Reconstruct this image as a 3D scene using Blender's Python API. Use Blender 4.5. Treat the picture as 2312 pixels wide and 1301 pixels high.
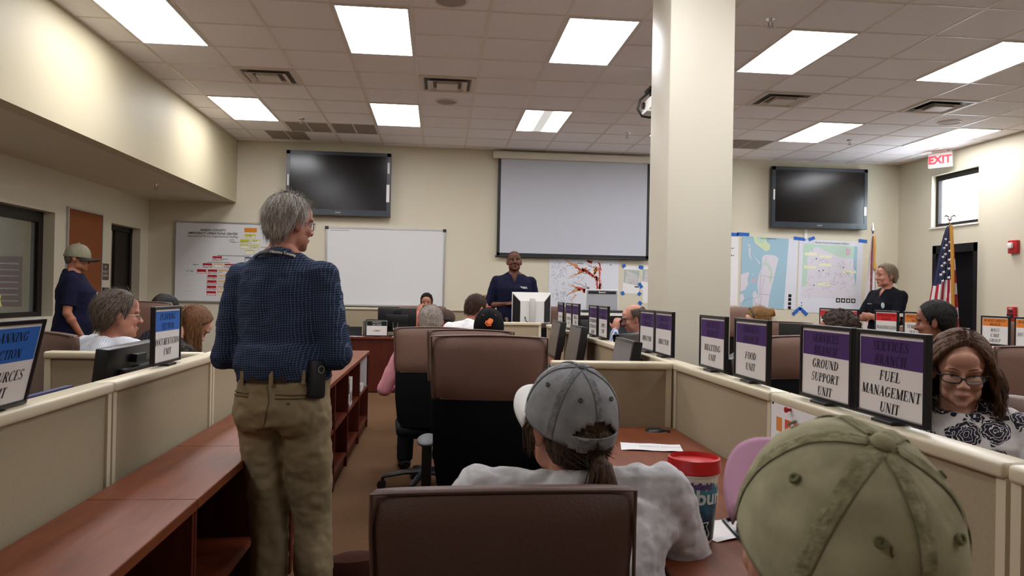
import bpy, bmesh, math, random
from mathutils import Vector as V, Matrix as Mx, noise as NZ, Euler
random.seed(7)
R = math.radians
sc = bpy.context.scene
COL = sc.collection
for o in list(bpy.data.objects): bpy.data.objects.remove(o)

# ---------------------------------------------------------------- camera, world, light, exposure
CAM_Z = 1.375
CEIL = 3.559
def make_camera():
    f, yaw, pitch, roll = 1717.6, .09653, .00648, .01934
    cd = bpy.data.cameras.new('camera'); co = bpy.data.objects.new('camera', cd); COL.objects.link(co)
    cd.sensor_fit = 'HORIZONTAL'; cd.sensor_width = 36.0; cd.lens = 36.0 * f / 2312
    cd.dof.use_dof = True; cd.dof.focus_distance = 5.0; cd.dof.aperture_fstop = 11.8
    cd.clip_start = .05; cd.clip_end = 100
    cy, sy, cp, sp = math.cos(yaw), math.sin(yaw), math.cos(pitch), math.sin(pitch)
    F = V((sy*cp, cy*cp, sp)); r0 = V((cy, -sy, 0)); u0 = r0.cross(F)
    c, s = math.cos(roll), math.sin(roll)
    r = c*r0 + s*u0; u = -s*r0 + c*u0
    m = Mx((( r.x, u.x, -F.x, 0), (r.y, u.y, -F.y, 0), (r.z, u.z, -F.z, CAM_Z), (0, 0, 0, 1)))
    co.matrix_world = m
    sc.camera = co
make_camera()
world = bpy.data.worlds.new('daylight'); sc.world = world; world.use_nodes = True
bg = world.node_tree.nodes['Background']; bg.inputs[0].default_value = (.80, .90, 1, 1); bg.inputs[1].default_value = 9.0
sc.view_settings.view_transform = 'Standard'; sc.view_settings.look = 'None'; sc.view_settings.gamma = 1
sc.view_settings.use_curve_mapping = False
sc.view_settings.exposure = 0.85
LAMP_POWER = 9.0        # emission of the troffer diffusers

# ---------------------------------------------------------------- helpers
def lin(c):
    if isinstance(c, str): c = tuple(int(c[i:i+2], 16) for i in (0, 2, 4))
    return tuple((x/255/12.92 if x <= 10.3 else ((x/255+.055)/1.055)**2.4) for x in c) + (1,)
MATS = {}
def mat(name, col, rough=.6, spec=.5, metal=0, var=0, vscale=20, bump=0, bscale=200, emit=0, coat=0, col2=None, trans=0, alpha=1, sheen=0, stretch=None):
    if name in MATS: return MATS[name]
    m = bpy.data.materials.new(name); m.use_nodes = True; MATS[name] = m
    nt = m.node_tree; b = nt.nodes['Principled BSDF']
    b.inputs['Base Color'].default_value = lin(col); b.inputs['Roughness'].default_value = rough
    b.inputs['Specular IOR Level'].default_value = spec; b.inputs['Metallic'].default_value = metal
    b.inputs['Coat Weight'].default_value = coat; b.inputs['Transmission Weight'].default_value = trans
    b.inputs['Alpha'].default_value = alpha; b.inputs['Sheen Weight'].default_value = sheen
    if emit: b.inputs['Emission Color'].default_value = lin(col); b.inputs['Emission Strength'].default_value = emit
    if var or bump:
        tc = nt.nodes.new('ShaderNodeTexCoord'); vec = tc.outputs['Object']
        if stretch:
            mp = nt.nodes.new('ShaderNodeMapping'); mp.inputs['Scale'].default_value = stretch
            nt.links.new(vec, mp.inputs[0]); vec = mp.outputs[0]
    if var:
        n = nt.nodes.new('ShaderNodeTexNoise'); n.inputs['Scale'].default_value = vscale; n.inputs['Detail'].default_value = 5
        nt.links.new(vec, n.inputs['Vector'])
        r = nt.nodes.new('ShaderNodeValToRGB')
        c1 = lin(col); c2 = lin(col2) if col2 else tuple(x*(1-var) for x in c1[:3]) + (1,)
        r.color_ramp.elements[0].position = .35; r.color_ramp.elements[1].position = .65
        r.color_ramp.elements[0].color = c2; r.color_ramp.elements[1].color = c1
        nt.links.new(n.outputs['Fac'], r.inputs[0]); nt.links.new(r.outputs[0], b.inputs['Base Color'])
    if bump:
        n2 = nt.nodes.new('ShaderNodeTexNoise'); n2.inputs['Scale'].default_value = bscale; n2.inputs['Detail'].default_value = 3
        nt.links.new(vec, n2.inputs['Vector'])
        bp = nt.nodes.new('ShaderNodeBump'); bp.inputs['Strength'].default_value = bump; bp.inputs['Distance'].default_value = .01
        nt.links.new(n2.outputs['Fac'], bp.inputs['Height']); nt.links.new(bp.outputs[0], b.inputs['Normal'])
    return m

def link(o, parent=None):
    COL.objects.link(o)
    if parent: o.parent = parent
    return o
def tag(o, label=None, cat=None, group=None, kind=None):
    if label: o['label'] = label
    if cat: o['category'] = cat
    if group: o['group'] = group
    if kind: o['kind'] = kind
    return o
def thing(name, label, cat, loc=(0, 0, 0), rz=0, group=None, kind=None):
    o = bpy.data.objects.new(name, None); COL.objects.link(o)
    o.empty_display_size = .05; o.location = loc; o.rotation_euler = (0, 0, rz)
    return tag(o, label, cat, group, kind)
def meshobj(name, me, mats, parent=None, smooth=False, auto=None):
    for m in (mats if isinstance(mats, (list, tuple)) else [mats]): me.materials.append(m)
    if smooth:
        me.polygons.foreach_set('use_smooth', [True]*len(me.polygons))
        if auto: me.set_sharp_from_angle(angle=R(auto))
    me.name = name
    return link(bpy.data.objects.new(name, me), parent)
class B:
    """collects faces, then becomes one mesh object"""
    def __init__(s): s.bm = bmesh.new(); s.mi = 0
    def face(s, pts):
        f = s.bm.faces.new([s.bm.verts.new(p) for p in pts]); f.material_index = s.mi; return f
    def box(s, x0, x1, y0, y1, z0, z1, bev=0, seg=2, M=None):
        r = bmesh.ops.create_cube(s.bm, size=1)
        vs = r['verts']
        for v in vs: v.co = V(((x0+x1)/2+v.co.x*(x1-x0), (y0+y1)/2+v.co.y*(y1-y0), (z0+z1)/2+v.co.z*(z1-z0)))
        fs = set(f for v in vs for f in v.link_faces)
        if bev:
            es = list(set(e for v in vs for e in v.link_edges))
            rr = bmesh.ops.bevel(s.bm, geom=es, offset=bev, segments=seg, profile=.5, affect='EDGES')
            vs = list(set(list(rr['verts']) + [v for v in vs if v.is_valid])); fs = set(f for v in vs for f in v.link_faces)
        for f in fs: f.material_index = s.mi
        if M is not None:
            for v in vs: v.co = M @ v.co
        return s
    def rings(s, rings, closed=True, cap=True):
        vv = [[s.bm.verts.new(p) for p in r] for r in rings]
        n = len(vv[0])
        for a, b in zip(vv, vv[1:]):
            for i in range(n if closed else n-1):
                j = (i+1) % n
                try: f = s.bm.faces.new((a[i], a[j], b[j], b[i])); f.material_index = s.mi
                except ValueError: pass
        if cap and closed:
            for r in (vv[0][::-1], vv[-1]):
                try: f = s.bm.faces.new(r); f.material_index = s.mi
                except ValueError: pass
        return s
    def tube(s, pts, r, n=8, cap=True, flat=1.0):
        pts = [V(p) for p in pts]; rs = r if isinstance(r, (list, tuple)) else [r]*len(pts)
        up = None; rings = []
        for i, p in enumerate(pts):
            d = (pts[min(i+1, len(pts)-1)] - pts[max(i-1, 0)])
            if d.length < 1e-9: d = V((0, 0, 1))
            d.normalize()
            if up is None:
                up = V((0, 0, 1)) if abs(d.z) < .9 else V((0, 1, 0))
            a = d.cross(up)
            if a.length < 1e-6: a = d.orthogonal()
            a.normalize(); b = a.cross(d).normalized(); up = b
            rings.append([p + a*math.cos(t)*rs[i] + b*math.sin(t)*rs[i]*flat for t in [2*math.pi*k/n for k in range(n)]])
        return s.rings(rings, True, cap)
    def lathe(s, prof, n=24, M=None, cap=False, a0=0, a1=2*math.pi):
        full = abs(a1-a0-2*math.pi) < 1e-6
        rings = []
        for r, z in prof:
            ring = [V((r*math.cos(a0+(a1-a0)*k/n), r*math.sin(a0+(a1-a0)*k/n), z)) for k in range(n if full else n+1)]
            rings.append([M @ p for p in ring] if M is not None else ring)
        return s.rings(rings, full, cap and full)
    _SPH = {}
    def ell(s, c, r, M=None, u=16, v=10):
        """ellipsoid at c with radii r, turned by M"""
        if (u, v) not in B._SPH:
            pts = [V((0, 0, 1))]+[V((math.sin(math.pi*j/v)*math.cos(2*math.pi*i/u), math.sin(math.pi*j/v)*math.sin(2*math.pi*i/u), math.cos(math.pi*j/v))) for j in range(1, v) for i in range(u)]+[V((0, 0, -1))]
            fs = [(0, 1+i, 1+(i+1) % u) for i in range(u)]
            for j in range(v-2): fs += [(1+j*u+i, 1+(j+1)*u+i, 1+(j+1)*u+(i+1) % u, 1+j*u+(i+1) % u) for i in range(u)]
            n = 1+(v-1)*u; fs += [(n, 1+(v-2)*u+(i+1) % u, 1+(v-2)*u+i) for i in range(u)]
            B._SPH[(u, v)] = (pts, fs)
        pts, fs = B._SPH[(u, v)]; c = V(c); vs = []
        for q in pts:
            p = V((q.x*r[0], q.y*r[1], q.z*r[2]))
            vs.append(s.bm.verts.new((M @ p if M is not None else p)+c))
        for f in fs:
            g = s.bm.faces.new([vs[i] for i in f]); g.material_index = s.mi
        return s
    def prism(s, outline, d0, d1, axis='y'):
        def P(u, w, d): return {'y': (u, d, w), 'x': (d, u, w), 'z': (u, w, d)}[axis]
        return s.rings([[P(u, w, d0) for u, w in outline], [P(u, w, d1) for u, w in outline]])
    def poly(s, pts, d=0):
        """flat polygon in the x-z plane at y=-d (facing -y)"""
        s.bm.faces.ensure_lookup_table()
        return s.face([(x, -d, z) for x, z in pts])
    def xform(s, M):
        bmesh.ops.transform(s.bm, matrix=M, verts=s.bm.verts); return s
    def mesh(s, weld=False, norm=True):
        if weld: bmesh.ops.remove_doubles(s.bm, verts=s.bm.verts, dist=1e-5)
        if norm: bmesh.ops.recalc_face_normals(s.bm, faces=s.bm.faces)
        me = bpy.data.meshes.new('m'); s.bm.to_mesh(me); s.bm.free(); return me
    def make(s, name, mats, parent=None, smooth=False, auto=40, weld=False, norm=True):
        return meshobj(name, s.mesh(weld, norm), mats, parent, smooth, auto)
def bx(name, m, parent, *a, bev=0, smooth=None):
    b = B(); b.box(*a, bev=bev); return b.make(name, m, parent, smooth=bool(bev) if smooth is None else smooth)
def copy_tree(o, label=None, loc=None, rz=None, group=None):
    def rec(a, par):
        c = a.copy(); COL.objects.link(c); c.parent = par
        for ch in a.children: rec(ch, c)
        return c
    c = rec(o, None)
    if label: c['label'] = label
    if group: c['group'] = group
    if loc is not None: c.location = loc
    if rz is not None: c.rotation_euler = (0, 0, rz)
    return c

# ---- lettering: a hand drawn serif alphabet (cap height 1) and the built in sans
def _bar(x0, x1, y0, y1): return [(x0, y0), (x1, y0), (x1, y1), (x0, y1)]
def _dia(x0, y0, x1, y1, w): return [(x0-w/2, y0), (x0+w/2, y0), (x1+w/2, y1), (x1-w/2, y1)]
def _arc(cx, cy, rx, ry, a0, a1, tw, th, n=14):
    out = []
    P = lambda t, k: (cx+(rx-(tw if k else 0))*math.cos(t), cy+(ry-(th if k else 0))*math.sin(t))
    for i in range(n):
        t0 = R(a0+(a1-a0)*i/n); t1 = R(a0+(a1-a0)*(i+1)/n)
        out.append([P(t0, 0), P(t1, 0), P(t1, 1), P(t0, 1)])
    return out
def _stem(x, w=.16, s=.08, y0=0, y1=1):
    return [_bar(x, x+w, y0, y1), _bar(x-s, x+w+s, y0, y0+.045), _bar(x-s, x+w+s, y1-.045, y1)]
def _glyphs():
    T = .16; t = .05
    g = {}
    g['I'] = (.36, _stem(.10))
    g['L'] = (.70, _stem(.10) + [_bar(.1, .66, 0, .05), _bar(.61, .66, 0, .28)])
    g['E'] = (.72, _stem(.10) + [_bar(.1, .66, 0, .05), _bar(.62, .67, 0, .26), _bar(.1, .64, .95, 1), _bar(.59, .64, .74, 1), _bar(.1, .48, .48, .53), _bar(.45, .49, .38, .63)])
    g['F'] = (.68, _stem(.10) + [_bar(.1, .64, .95, 1), _bar(.59, .64, .74, 1), _bar(.1, .48, .48, .53), _bar(.45, .49, .38, .63)])
    g['T'] = (.70, _stem(.27) + [_bar(.03, .67, .95, 1), _bar(.03, .075, .74, 1), _bar(.625, .67, .74, 1)])
    g['H'] = (.84, _stem(.10) + _stem(.58) + [_bar(.1, .7, .48, .53)])
    g['N'] = (.84, _stem(.13, .05) + _stem(.65, .05) + [_dia(.15, 1, .67, 0, .19)])
    g['M'] = (1.0, _stem(.13, .05) + _stem(.75, .16) + [_dia(.15, 1, .46, .02, .19), _dia(.80, 1, .47, .02, .06)])
    g['U'] = (.82, [_bar(.10, .26, .3, 1), _bar(.02, .34, .955, 1), _bar(.63, .68, .3, 1), _bar(.55, .78, .955, 1)] + _arc(.39, .30, .29, .31, 180, 360, .10, .07))
    g['D'] = (.84, _stem(.10) + _arc(.26, .5, .52, .5, -90, 90, T, t))
    g['P'] = (.70, _stem(.10) + _arc(.30, .74, .36, .26, -90, 90, .14, t) + [_bar(.2, .32, .48, .53), _bar(.2, .32, .95, 1)])
    g['B'] = (.74, _stem(.10) + _arc(.32, .755, .32, .245, -90, 90, .14, t) + _arc(.34, .265, .36, .265, -90, 90, .15, t) + [_bar(.2, .36, .48, .53), _bar(.2, .34, .95, 1), _bar(.2, .36, 0, .05)])
    g['R'] = (.80, _stem(.10) + _arc(.32, .75, .34, .25, -90, 90, .14, t) + [_bar(.2, .34, .5, .55), _bar(.2, .34, .95, 1), _dia(.66, 0, .38, .52, .17), _bar(.56, .82, 0, .045)])
    g['O'] = (.84, _arc(.42, .5, .38, .52, 0, 360, T, t, 28))
    g['C'] = (.78, _arc(.42, .5, .38, .52, 48, 312, T, t, 22) + [_bar(.63, .68, .66, .98), _bar(.645, .67, .1, .26)])
    g['G'] = (.84, _arc(.42, .5, .38, .52, 48, 312, T, t, 22) + [_bar(.63, .68, .66, .98), _bar(.57, .72, .08, .42), _bar(.48, .80, .40, .445)])
    g['S'] = (.64, _arc(.32, .74, .25, .27, 35, 270, .09, .06) + _arc(.32, .25, .26, .26, 90, -145, .09, .06) + [_bar(.50, .545, .70, 1), _bar(.05, .095, 0, .30), _dia(.44, .40, .18, .60, .16)])
    g['A'] = (.80, [_dia(.10, 0, .40, 1, .06), _dia(.66, 0, .40, 1, .18), _bar(.2, .58, .30, .35), _bar(0, .24, 0, .045), _bar(.50, .80, 0, .045)])
    g['V'] = (.80, [_dia(.40, 0, .14, 1, .18), _dia(.40, 0, .68, 1, .06), _bar(0, .28, .955, 1), _bar(.56, .80, .955, 1)])
    g['Y'] = (.78, [_dia(.39, .45, .14, 1, .18), _dia(.39, .45, .66, 1, .06), _bar(0, .28, .955, 1), _bar(.54, .78, .955, 1), _bar(.31, .47, 0, .48), _bar(.22, .56, 0, .045)])
    g['K'] = (.82, _stem(.10) + [_dia(.28, .42, .64, 1, .06), _dia(.70, 0, .38, .55, .18), _bar(.54, .76, .955, 1), _bar(.56, .84, 0, .045)])
    g['X'] = (.80, [_dia(.66, 0, .14, 1, .18), _dia(.12, 0, .66, 1, .06)])
    g[' '] = (.34, [])
    return g
GLY = _glyphs()
def serif(b, txt, cx, base, h, d, shear=.2, wmax=None, wide=1.0, track=.05):
    """adds one centred line of slanted serif capitals to builder b, in its x-z plane"""
    tot = sum(GLY.get(c, GLY['I'])[0]+track for c in txt)*h*wide
    k = wide
    if wmax and tot > wmax: k = wide*wmax/tot; tot = wmax
    x = cx - tot/2
    for c in txt:
        w, els = GLY.get(c, GLY['I'])
        for q in els:
            b.poly([(x+(u*k+shear*v)*h, base+v*h) for u, v in q], d)
        x += (w+track)*h*k
def sans_mesh(txt, size, shear=0, align='CENTER', bold=0, space=1.0):
    cu = bpy.data.curves.new('t', 'FONT'); cu.body = txt; cu.size = size; cu.shear = shear; cu.align_x = align
    cu.align_y = 'CENTER'; cu.offset = bold; cu.resolution_u = 3; cu.space_character = space
    ob = bpy.data.objects.new('t', cu); me = bpy.data.meshes.new_from_object(ob)
    bpy.data.objects.remove(ob); bpy.data.curves.remove(cu)
    return me
def sans(b, txt, cx, cz, size, d, **k):
    """adds a line of sans lettering to builder b in its x-z plane"""
    me = sans_mesh(txt, size, **k)
    vs = [b.bm.verts.new((cx+v.co.x, -d, cz+v.co.y)) for v in me.vertices]
    for p in me.polygons:
        try: f = b.bm.faces.new([vs[i] for i in p.vertices]); f.material_index = b.mi
        except ValueError: pass
    bpy.data.meshes.remove(me)
def scrawl(b, x0, z0, w, h, d, seed=0, r=.003):
    """a line of marker handwriting"""
    rr = random.Random(seed); n = max(4, int(w/h*4)); pts = []
    for i in range(n+1): pts.append((x0+w*i/n+rr.uniform(-.1, .1)*h, -d, z0+h*(rr.random())))
    for p, q in zip(pts, pts[1:]):
        p = V(p); q = V(q); t = (q-p); 
        if t.length < 1e-6: continue
        nrm = V((-t.z, 0, t.x)).normalized()*r
        b.face([p+nrm, q+nrm, q-nrm, p-nrm])
# ---------------------------------------------------------------- materials of the place
WALL = mat('wall_paint', 'D4CCB6', .55, .3, bump=.03, bscale=400)
WALLW = mat('bulkhead_paint', 'C4BA9C', .55, .3, bump=.03, bscale=400)
COLP = mat('column_paint', 'DED7C4', .45, .35, bump=.03, bscale=400)
TILE = mat('ceiling_tile', 'FCF8FC', .9, .1, var=.05, vscale=90, bump=.15, bscale=300)
TBAR = mat('t_bar_white', 'E2DAD2', .4, .4)
CARPET = mat('carpet', '785A40', .95, .1, var=.45, vscale=150, col2='59402C', bump=.5, bscale=350)
BRONZE = mat('dark_bronze_frame', '1F1814', .5, .3)
DARKDOOR = mat('dark_door_paint', '100E12', .7, .1)
BLACK = mat('black_plastic', '121214', .45, .5)
BLACKG = mat('black_gloss', '08080A', .12, .6)
WHITE = mat('white_plastic', 'E9E7E1', .4, .5)
GREYM = mat('grey_metal', '9A9894', .35, .5, metal=.8)
CHROME = mat('chrome', 'D8D8DA', .18, .5, metal=1)
PAPER = mat('white_paper', 'E6E4E4', .7, .2)
BLUETAPE = mat('blue_tape', '2C63B8', .6, .3)
INK = mat('black_ink', '17151A', .7, .2)
def wood(name, c1, c2, rough=.3, axis=(3, 30, 30)):
    if name in MATS: return MATS[name]
    m = bpy.data.materials.new(name); m.use_nodes = True; MATS[name] = m; nt = m.node_tree
    b = nt.nodes['Principled BSDF']; b.inputs['Roughness'].default_value = rough; b.inputs['Specular IOR Level'].default_value = .28
    tc = nt.nodes.new('ShaderNodeTexCoord'); mp = nt.nodes.new('ShaderNodeMapping'); mp.inputs['Scale'].default_value = axis
    n = nt.nodes.new('ShaderNodeTexNoise'); n.inputs['Scale'].default_value = 2.2; n.inputs['Detail'].default_value = 8; n.inputs['Distortion'].default_value = .6
    r = nt.nodes.new('ShaderNodeValToRGB'); r.color_ramp.elements[0].position = .3; r.color_ramp.elements[1].position = .7
    r.color_ramp.elements[0].color = lin(c2); r.color_ramp.elements[1].color = lin(c1)
    nt.links.new(tc.outputs['Object'], mp.inputs[0]); nt.links.new(mp.outputs[0], n.inputs['Vector'])
    nt.links.new(n.outputs['Fac'], r.inputs[0]); nt.links.new(r.outputs[0], b.inputs['Base Color'])
    return m
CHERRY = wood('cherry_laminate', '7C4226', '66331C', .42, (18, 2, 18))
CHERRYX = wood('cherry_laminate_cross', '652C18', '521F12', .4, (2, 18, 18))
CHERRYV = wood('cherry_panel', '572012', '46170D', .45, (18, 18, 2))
def st(name, m, parent=None, *a, bev=0):
    o = bx(name, m, parent, *a, bev=bev)
    if not parent: o['kind'] = 'structure'
    return o
XL, XW, XR, YB, YN = -3.0, -4.24, 7.36, 11.60, -3.2      # bulkhead, left wall, right wall, back wall, rear wall
SOF = 2.635
# ---------------------------------------------------------------- room shell
st('floor', CARPET, None, -7.2, XR+.2, YN-.2, YB+.2, -.1, 0)
b = B(); b.box(XL-.02, XR+.2, YN-.2, YB+.2, CEIL, CEIL+.08)
b.mi = 1
T = .6096; GX, GY = -2.6914, 5.889
for i in range(0, 18):
    x = GX+i*T
    if x < XR: b.box(x-.012, x+.012, YN, YB, CEIL-.004, CEIL+.001)
for j in range(-15, 10):
    y = GY+j*T
    if YN < y < YB: b.box(XL, XR, y-.010, y+.010, CEIL-.0042, CEIL+.001)
b.box(XL, XL+.022, YN, YB, CEIL-.005, CEIL+.001); b.box(XL, XR, YB-.022, YB, CEIL-.005, CEIL+.001); b.box(XR-.022, XR, YN, YB, CEIL-.005, CEIL+.001)
tag(b.make('ceiling', [TILE, TBAR]), kind='structure')
st('wall_back', WALL, None, -7.2, XR+.2, YB, YB+.15, 0, CEIL+.1)
st('wall_rear', WALL, None, -7.2, XR+.2, YN-.15, YN, 0, CEIL+.1)
# bulkhead over the side aisle with its soffit
b = B(); b.box(XL-.15, XL, YN, YB, SOF, CEIL+.1); tag(b.make('wall_bulkhead', WALLW), kind='structure')
b = B(); b.box(-7.2, XL-.15, YN, YB, SOF, SOF+.1); tag(b.make('ceiling_soffit', WALL), kind='structure')
# left wall with a window and a door opening (reveal .18 deep)
def wall_with_holes(name, x0, x1, y0, y1, z1, holes, m):
    b = B(); ys = y0
    for (a, c, zb, zt) in sorted(holes):
        b.box(x0, x1, ys, a, 0, z1)
        if zb > 0: b.box(x0, x1, a, c, 0, zb)
        b.box(x0, x1, a, c, zt, z1); ys = c
    b.box(x0, x1, ys, y1, 0, z1)
    return tag(b.make(name, m), kind='structure')
wall_with_holes('wall_left', XW-.22, XW, YN, YB, SOF, [(7.78, 8.87, 1.02, 2.165), (10.33, 11.30, 0, 2.185)], WALL)
b = B(); x0, x1 = XR, XR+.22
b.box(x0, x1, YN, 9.78, 0, CEIL+.1); b.box(x0, x1, 10.78, YB, 0, CEIL+.1); b.box(x0, x1, 9.78, 10.78, 2.20, 2.47); b.box(x0, x1, 9.78, 10.78, 3.25, CEIL+.1); b.box(x0, x1, 10.74, 10.78, 0, 2.2)
tag(b.make('wall_right', WALL), kind='structure')
# the office beyond the side wall
b = B(); b.box(-6.6, -6.5, 6.5, 11.55, 0, SOF); b.box(-6.6, XW-.22, 6.4, 6.5, 0, SOF); tag(b.make('wall_office', mat('office_wall', 'B9AE93', .7)), kind='structure')
# window into the office
W = thing('window_1', None, None, (XW-.16, 8.325, 1.02), kind='structure')
b = B()
for y in (-.545, .445): b.box(-.04, .04, y, y+.10, 0, 1.145)
b.box(-.04, .04, -.445, .445, 0, .05); b.box(-.04, .04, -.445, .445, 1.03, 1.145)
b.make('window_frame', BRONZE, W)
bx('pane', mat('office_glass', 'C8D0CC', .03, .5, alpha=.12), W, -.005, .005, -.445, .445, .05, 1.03)
# door to the office: dark frame, dark leaf standing open into the office
W = thing('door_1', None, None, (XW-.16, 10.815, 0), kind='structure')
b = B()
for y in (-.485, .425): b.box(-.05, .05, y, y+.06, 0, 2.185)
b.box(-.05, .05, -.485, .485, 2.12, 2.185); b.make('door_frame', BRONZE, W)
b = B(); b.box(-.02, .02, -.015, .425, 0, 2.12)
b.make('door_leaf', BRONZE, W)
# right wall: clerestory window and a dark door
W = thing('window_2', None, None, (XR+.10, 10.28, 2.47), kind='structure')
b = B()
for y in (-.5, .44): b.box(-.03, .03, y, y+.06, 0, .78)
b.box(-.03, .03, -.44, .44, 0, .06); b.box(-.03, .03, -.44, .44, .70, .78); b.make('window_frame', BRONZE, W)
bx('pane', mat('window_glass', 'F4FAFF', .0, .5, alpha=.06), W, -.004, .004, -.44, .44, .06, .70)
st('trim_1', WHITE, None, XR-.02, XR+.2, 9.76, 10.80, 2.45, 2.475)
W = thing('door_2', None, None, (XR+.12, 10.26, 0), kind='structure')
b = B()
for y in (-.48, .40): b.box(-.12, .06, y, y+.08, 0, 2.2)
b.box(-.12, .06, -.48, .48, 2.08, 2.2); b.make('door_frame', mat('dark_frame', '171416', .6, .2), W)
bx('door_leaf', DARKDOOR, W, -.02, .03, -.40, .40, 0, 2.08)
b = B(); b.tube([(-.03, -.32, 1.0), (-.09, -.32, 1.0), (-.09, -.22, 1.0)], .011); b.make('door_handle', CHROME, W)
for i, (x0, x1, y0, y1) in enumerate([(-4.24, XR, YB-.012, YB), (XR-.012, XR, -3, 9.78), (XW, XW+.012, -3, 10.33)]):
    st(['baseboard_back', 'baseboard_right', 'baseboard_left'][i], BRONZE, None, x0, x1, y0, y1, 0, .10)
# free-standing square column
CX, CY, CW = 1.403, 4.6, .418
o = st('column', COLP, None, CX, CX+CW, CY, CY+CW, 0, CEIL, bev=.012)

# ---------------------------------------------------------------- ceiling fittings
DIFF = mat('light_diffuser', 'FBFBFF', .5, emit=LAMP_POWER)
def light_mat_basket():
    m = bpy.data.materials.new('basket_diffuser'); m.use_nodes = True; nt = m.node_tree; p = nt.nodes['Principled BSDF']
    tc = nt.nodes.new('ShaderNodeTexCoord'); sp = nt.nodes.new('ShaderNodeSeparateXYZ'); nt.links.new(tc.outputs['Object'], sp.inputs[0])
    a = nt.nodes.new('ShaderNodeMath'); a.operation = 'ABSOLUTE'; nt.links.new(sp.outputs[0], a.inputs[0])
    r = nt.nodes.new('ShaderNodeValToRGB'); nt.links.new(a.outputs[0], r.inputs[0])
    r.color_ramp.elements[0].position = .05; r.color_ramp.elements[0].color = (.038, .038, .036, 1)
    r.color_ramp.elements[1].position = .15; r.color_ramp.elements[1].color = (1, 1, .97, 1)
    nt.links.new(r.outputs[0], p.inputs['Emission Color']); p.inputs['Emission Strength'].default_value = LAMP_POWER*.8
    p.inputs['Base Color'].default_value = (.8, .8, .78, 1)
    return m
BASK = light_mat_basket()
def troffer(c, r, label, dif=DIFF):
    x, y = GX+(c+.5)*T, GY+(r+1)*T
    t = thing('ceiling_light', label, 'ceiling light', (x, y, CEIL), group='recessed troffers in the tiled ceiling')
    w, l = T/2-.012, T-.012
    b = B()
    b.box(-w, -w+.016, -l, l, -.010, .02); b.box(w-.016, w, -l, l, -.010, .02); b.box(-w+.016, w-.016, -l, -l+.016, -.010, .02); b.box(-w+.016, w-.016, l-.016, l, -.010, .02)
    b.make('frame', TBAR, t)
    bx('diffuser', dif, t, -w+.016, w-.016, -l+.016, l-.016, -.006, .02)
row = 'front row of recessed ceiling lights'
troffer(0, 0, 'recessed white ceiling light along the bulkhead, larger of the two there')
troffer(0, 5, 'recessed ceiling light along the bulkhead, smaller one close to the back wall')
troffer(3, 0, 'large recessed ceiling light in line with the dark TV above the plain whiteboard')
troffer(3, 5, 'small recessed ceiling light between the TV and the square supply vent')
troffer(6, 0, 'large recessed ceiling light before the projection screen, just beside the column top')
troffer(6, 5, 'recessed ceiling light with a grey band down its middle before the screen', BASK)
troffer(9, 0, 'large recessed ceiling light touching the other edge of the column')
troffer(9, 5, 'ceiling light almost wholly hidden behind the column')
troffer(12, 0, 'long recessed ceiling light cut by the frame edge, above the open-slot vent')
troffer(12, 5, 'recessed ceiling light above the TV with the taped maps')
troffer(15, 5, 'recessed ceiling light by the EXIT sign')
for c in (0, 3, 6, 9, 12):
    for r in ((-5, -10) if c in (0, 9, 12) else (-5,)): troffer(c, r, 'recessed ceiling light over the cubicles, out of the picture')
VENT = mat('vent_white', 'DDD3CD', .5, .4)
VENTD = mat('vent_slot_dark', '6A615B', .7)
def vent(c, r, label, slot=VENTD):
    t = thing('ceiling_vent', label, 'air vent', (GX+(c+.5)*T, GY+(r+.5)*T, CEIL), group='square supply vents')
    b = B(); h = .293
    def ring(s0, z0, s1, z1):
        A = [(-s0, -s0), (s0, -s0), (s0, s0), (-s0, s0)]; C = [(-s1, -s1), (s1, -s1), (s1, s1), (-s1, s1)]
        b.rings([[(x, y, z0) for x, y in A], [(x, y, z1) for x, y in C]], cap=False)
    ring(h, -.012, .25, -.012); ring(h, -.012, h, 0)
    ring(.25, -.012, .21, .02); ring(.20, -.030, .15, -.004); ring(.205, -.028, .20, -.030); b.box(-.11, .11, -.11, .11, -.034, -.026)
    ring(.15, -.004, .145, .0); ring(.11, -.026, .10, 0)
    b.make('louver_cone', VENT, t)
    bx('slot_backing', slot, t, -.25, .25, -.25, .25, -.003, .004)
vent(1, 3, 'square ceiling vent above the bulkhead-side lights')
vent(4, 3, 'square ceiling vent behind the round ceiling speaker')
vent(10, 3, 'square ceiling vent beside the column')
vent(13, 3, 'square ceiling vent with bright open slots near the small round speaker', mat('slot_black', '15130F', .6))
GR = mat('return_grille', '9A8E87', .8, .2)
for c, r, l in ((.36, 8, 'flat grey return grille in the ceiling corner by the bulkhead'), (1, 7, 'flat grey return grille, first in line from the bulkhead'), (2, 7, 'flat grey return grille beside the TV-side ceiling light'), (11, 7, 'flat grey return grille half hidden behind the column')):
    t = thing('return_grille', l, 'air vent', (GX+(c+.5)*T, GY+(r+.5)*T, CEIL), group='flat return grilles')
    b = B(); w = .28 if c > 1 else .27
    for k in range(2): b.box(-w if k == 0 else .012, -.012 if k == 0 else w, -w, w, -.006, .003)
    b.make('grille', GR, t)
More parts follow.
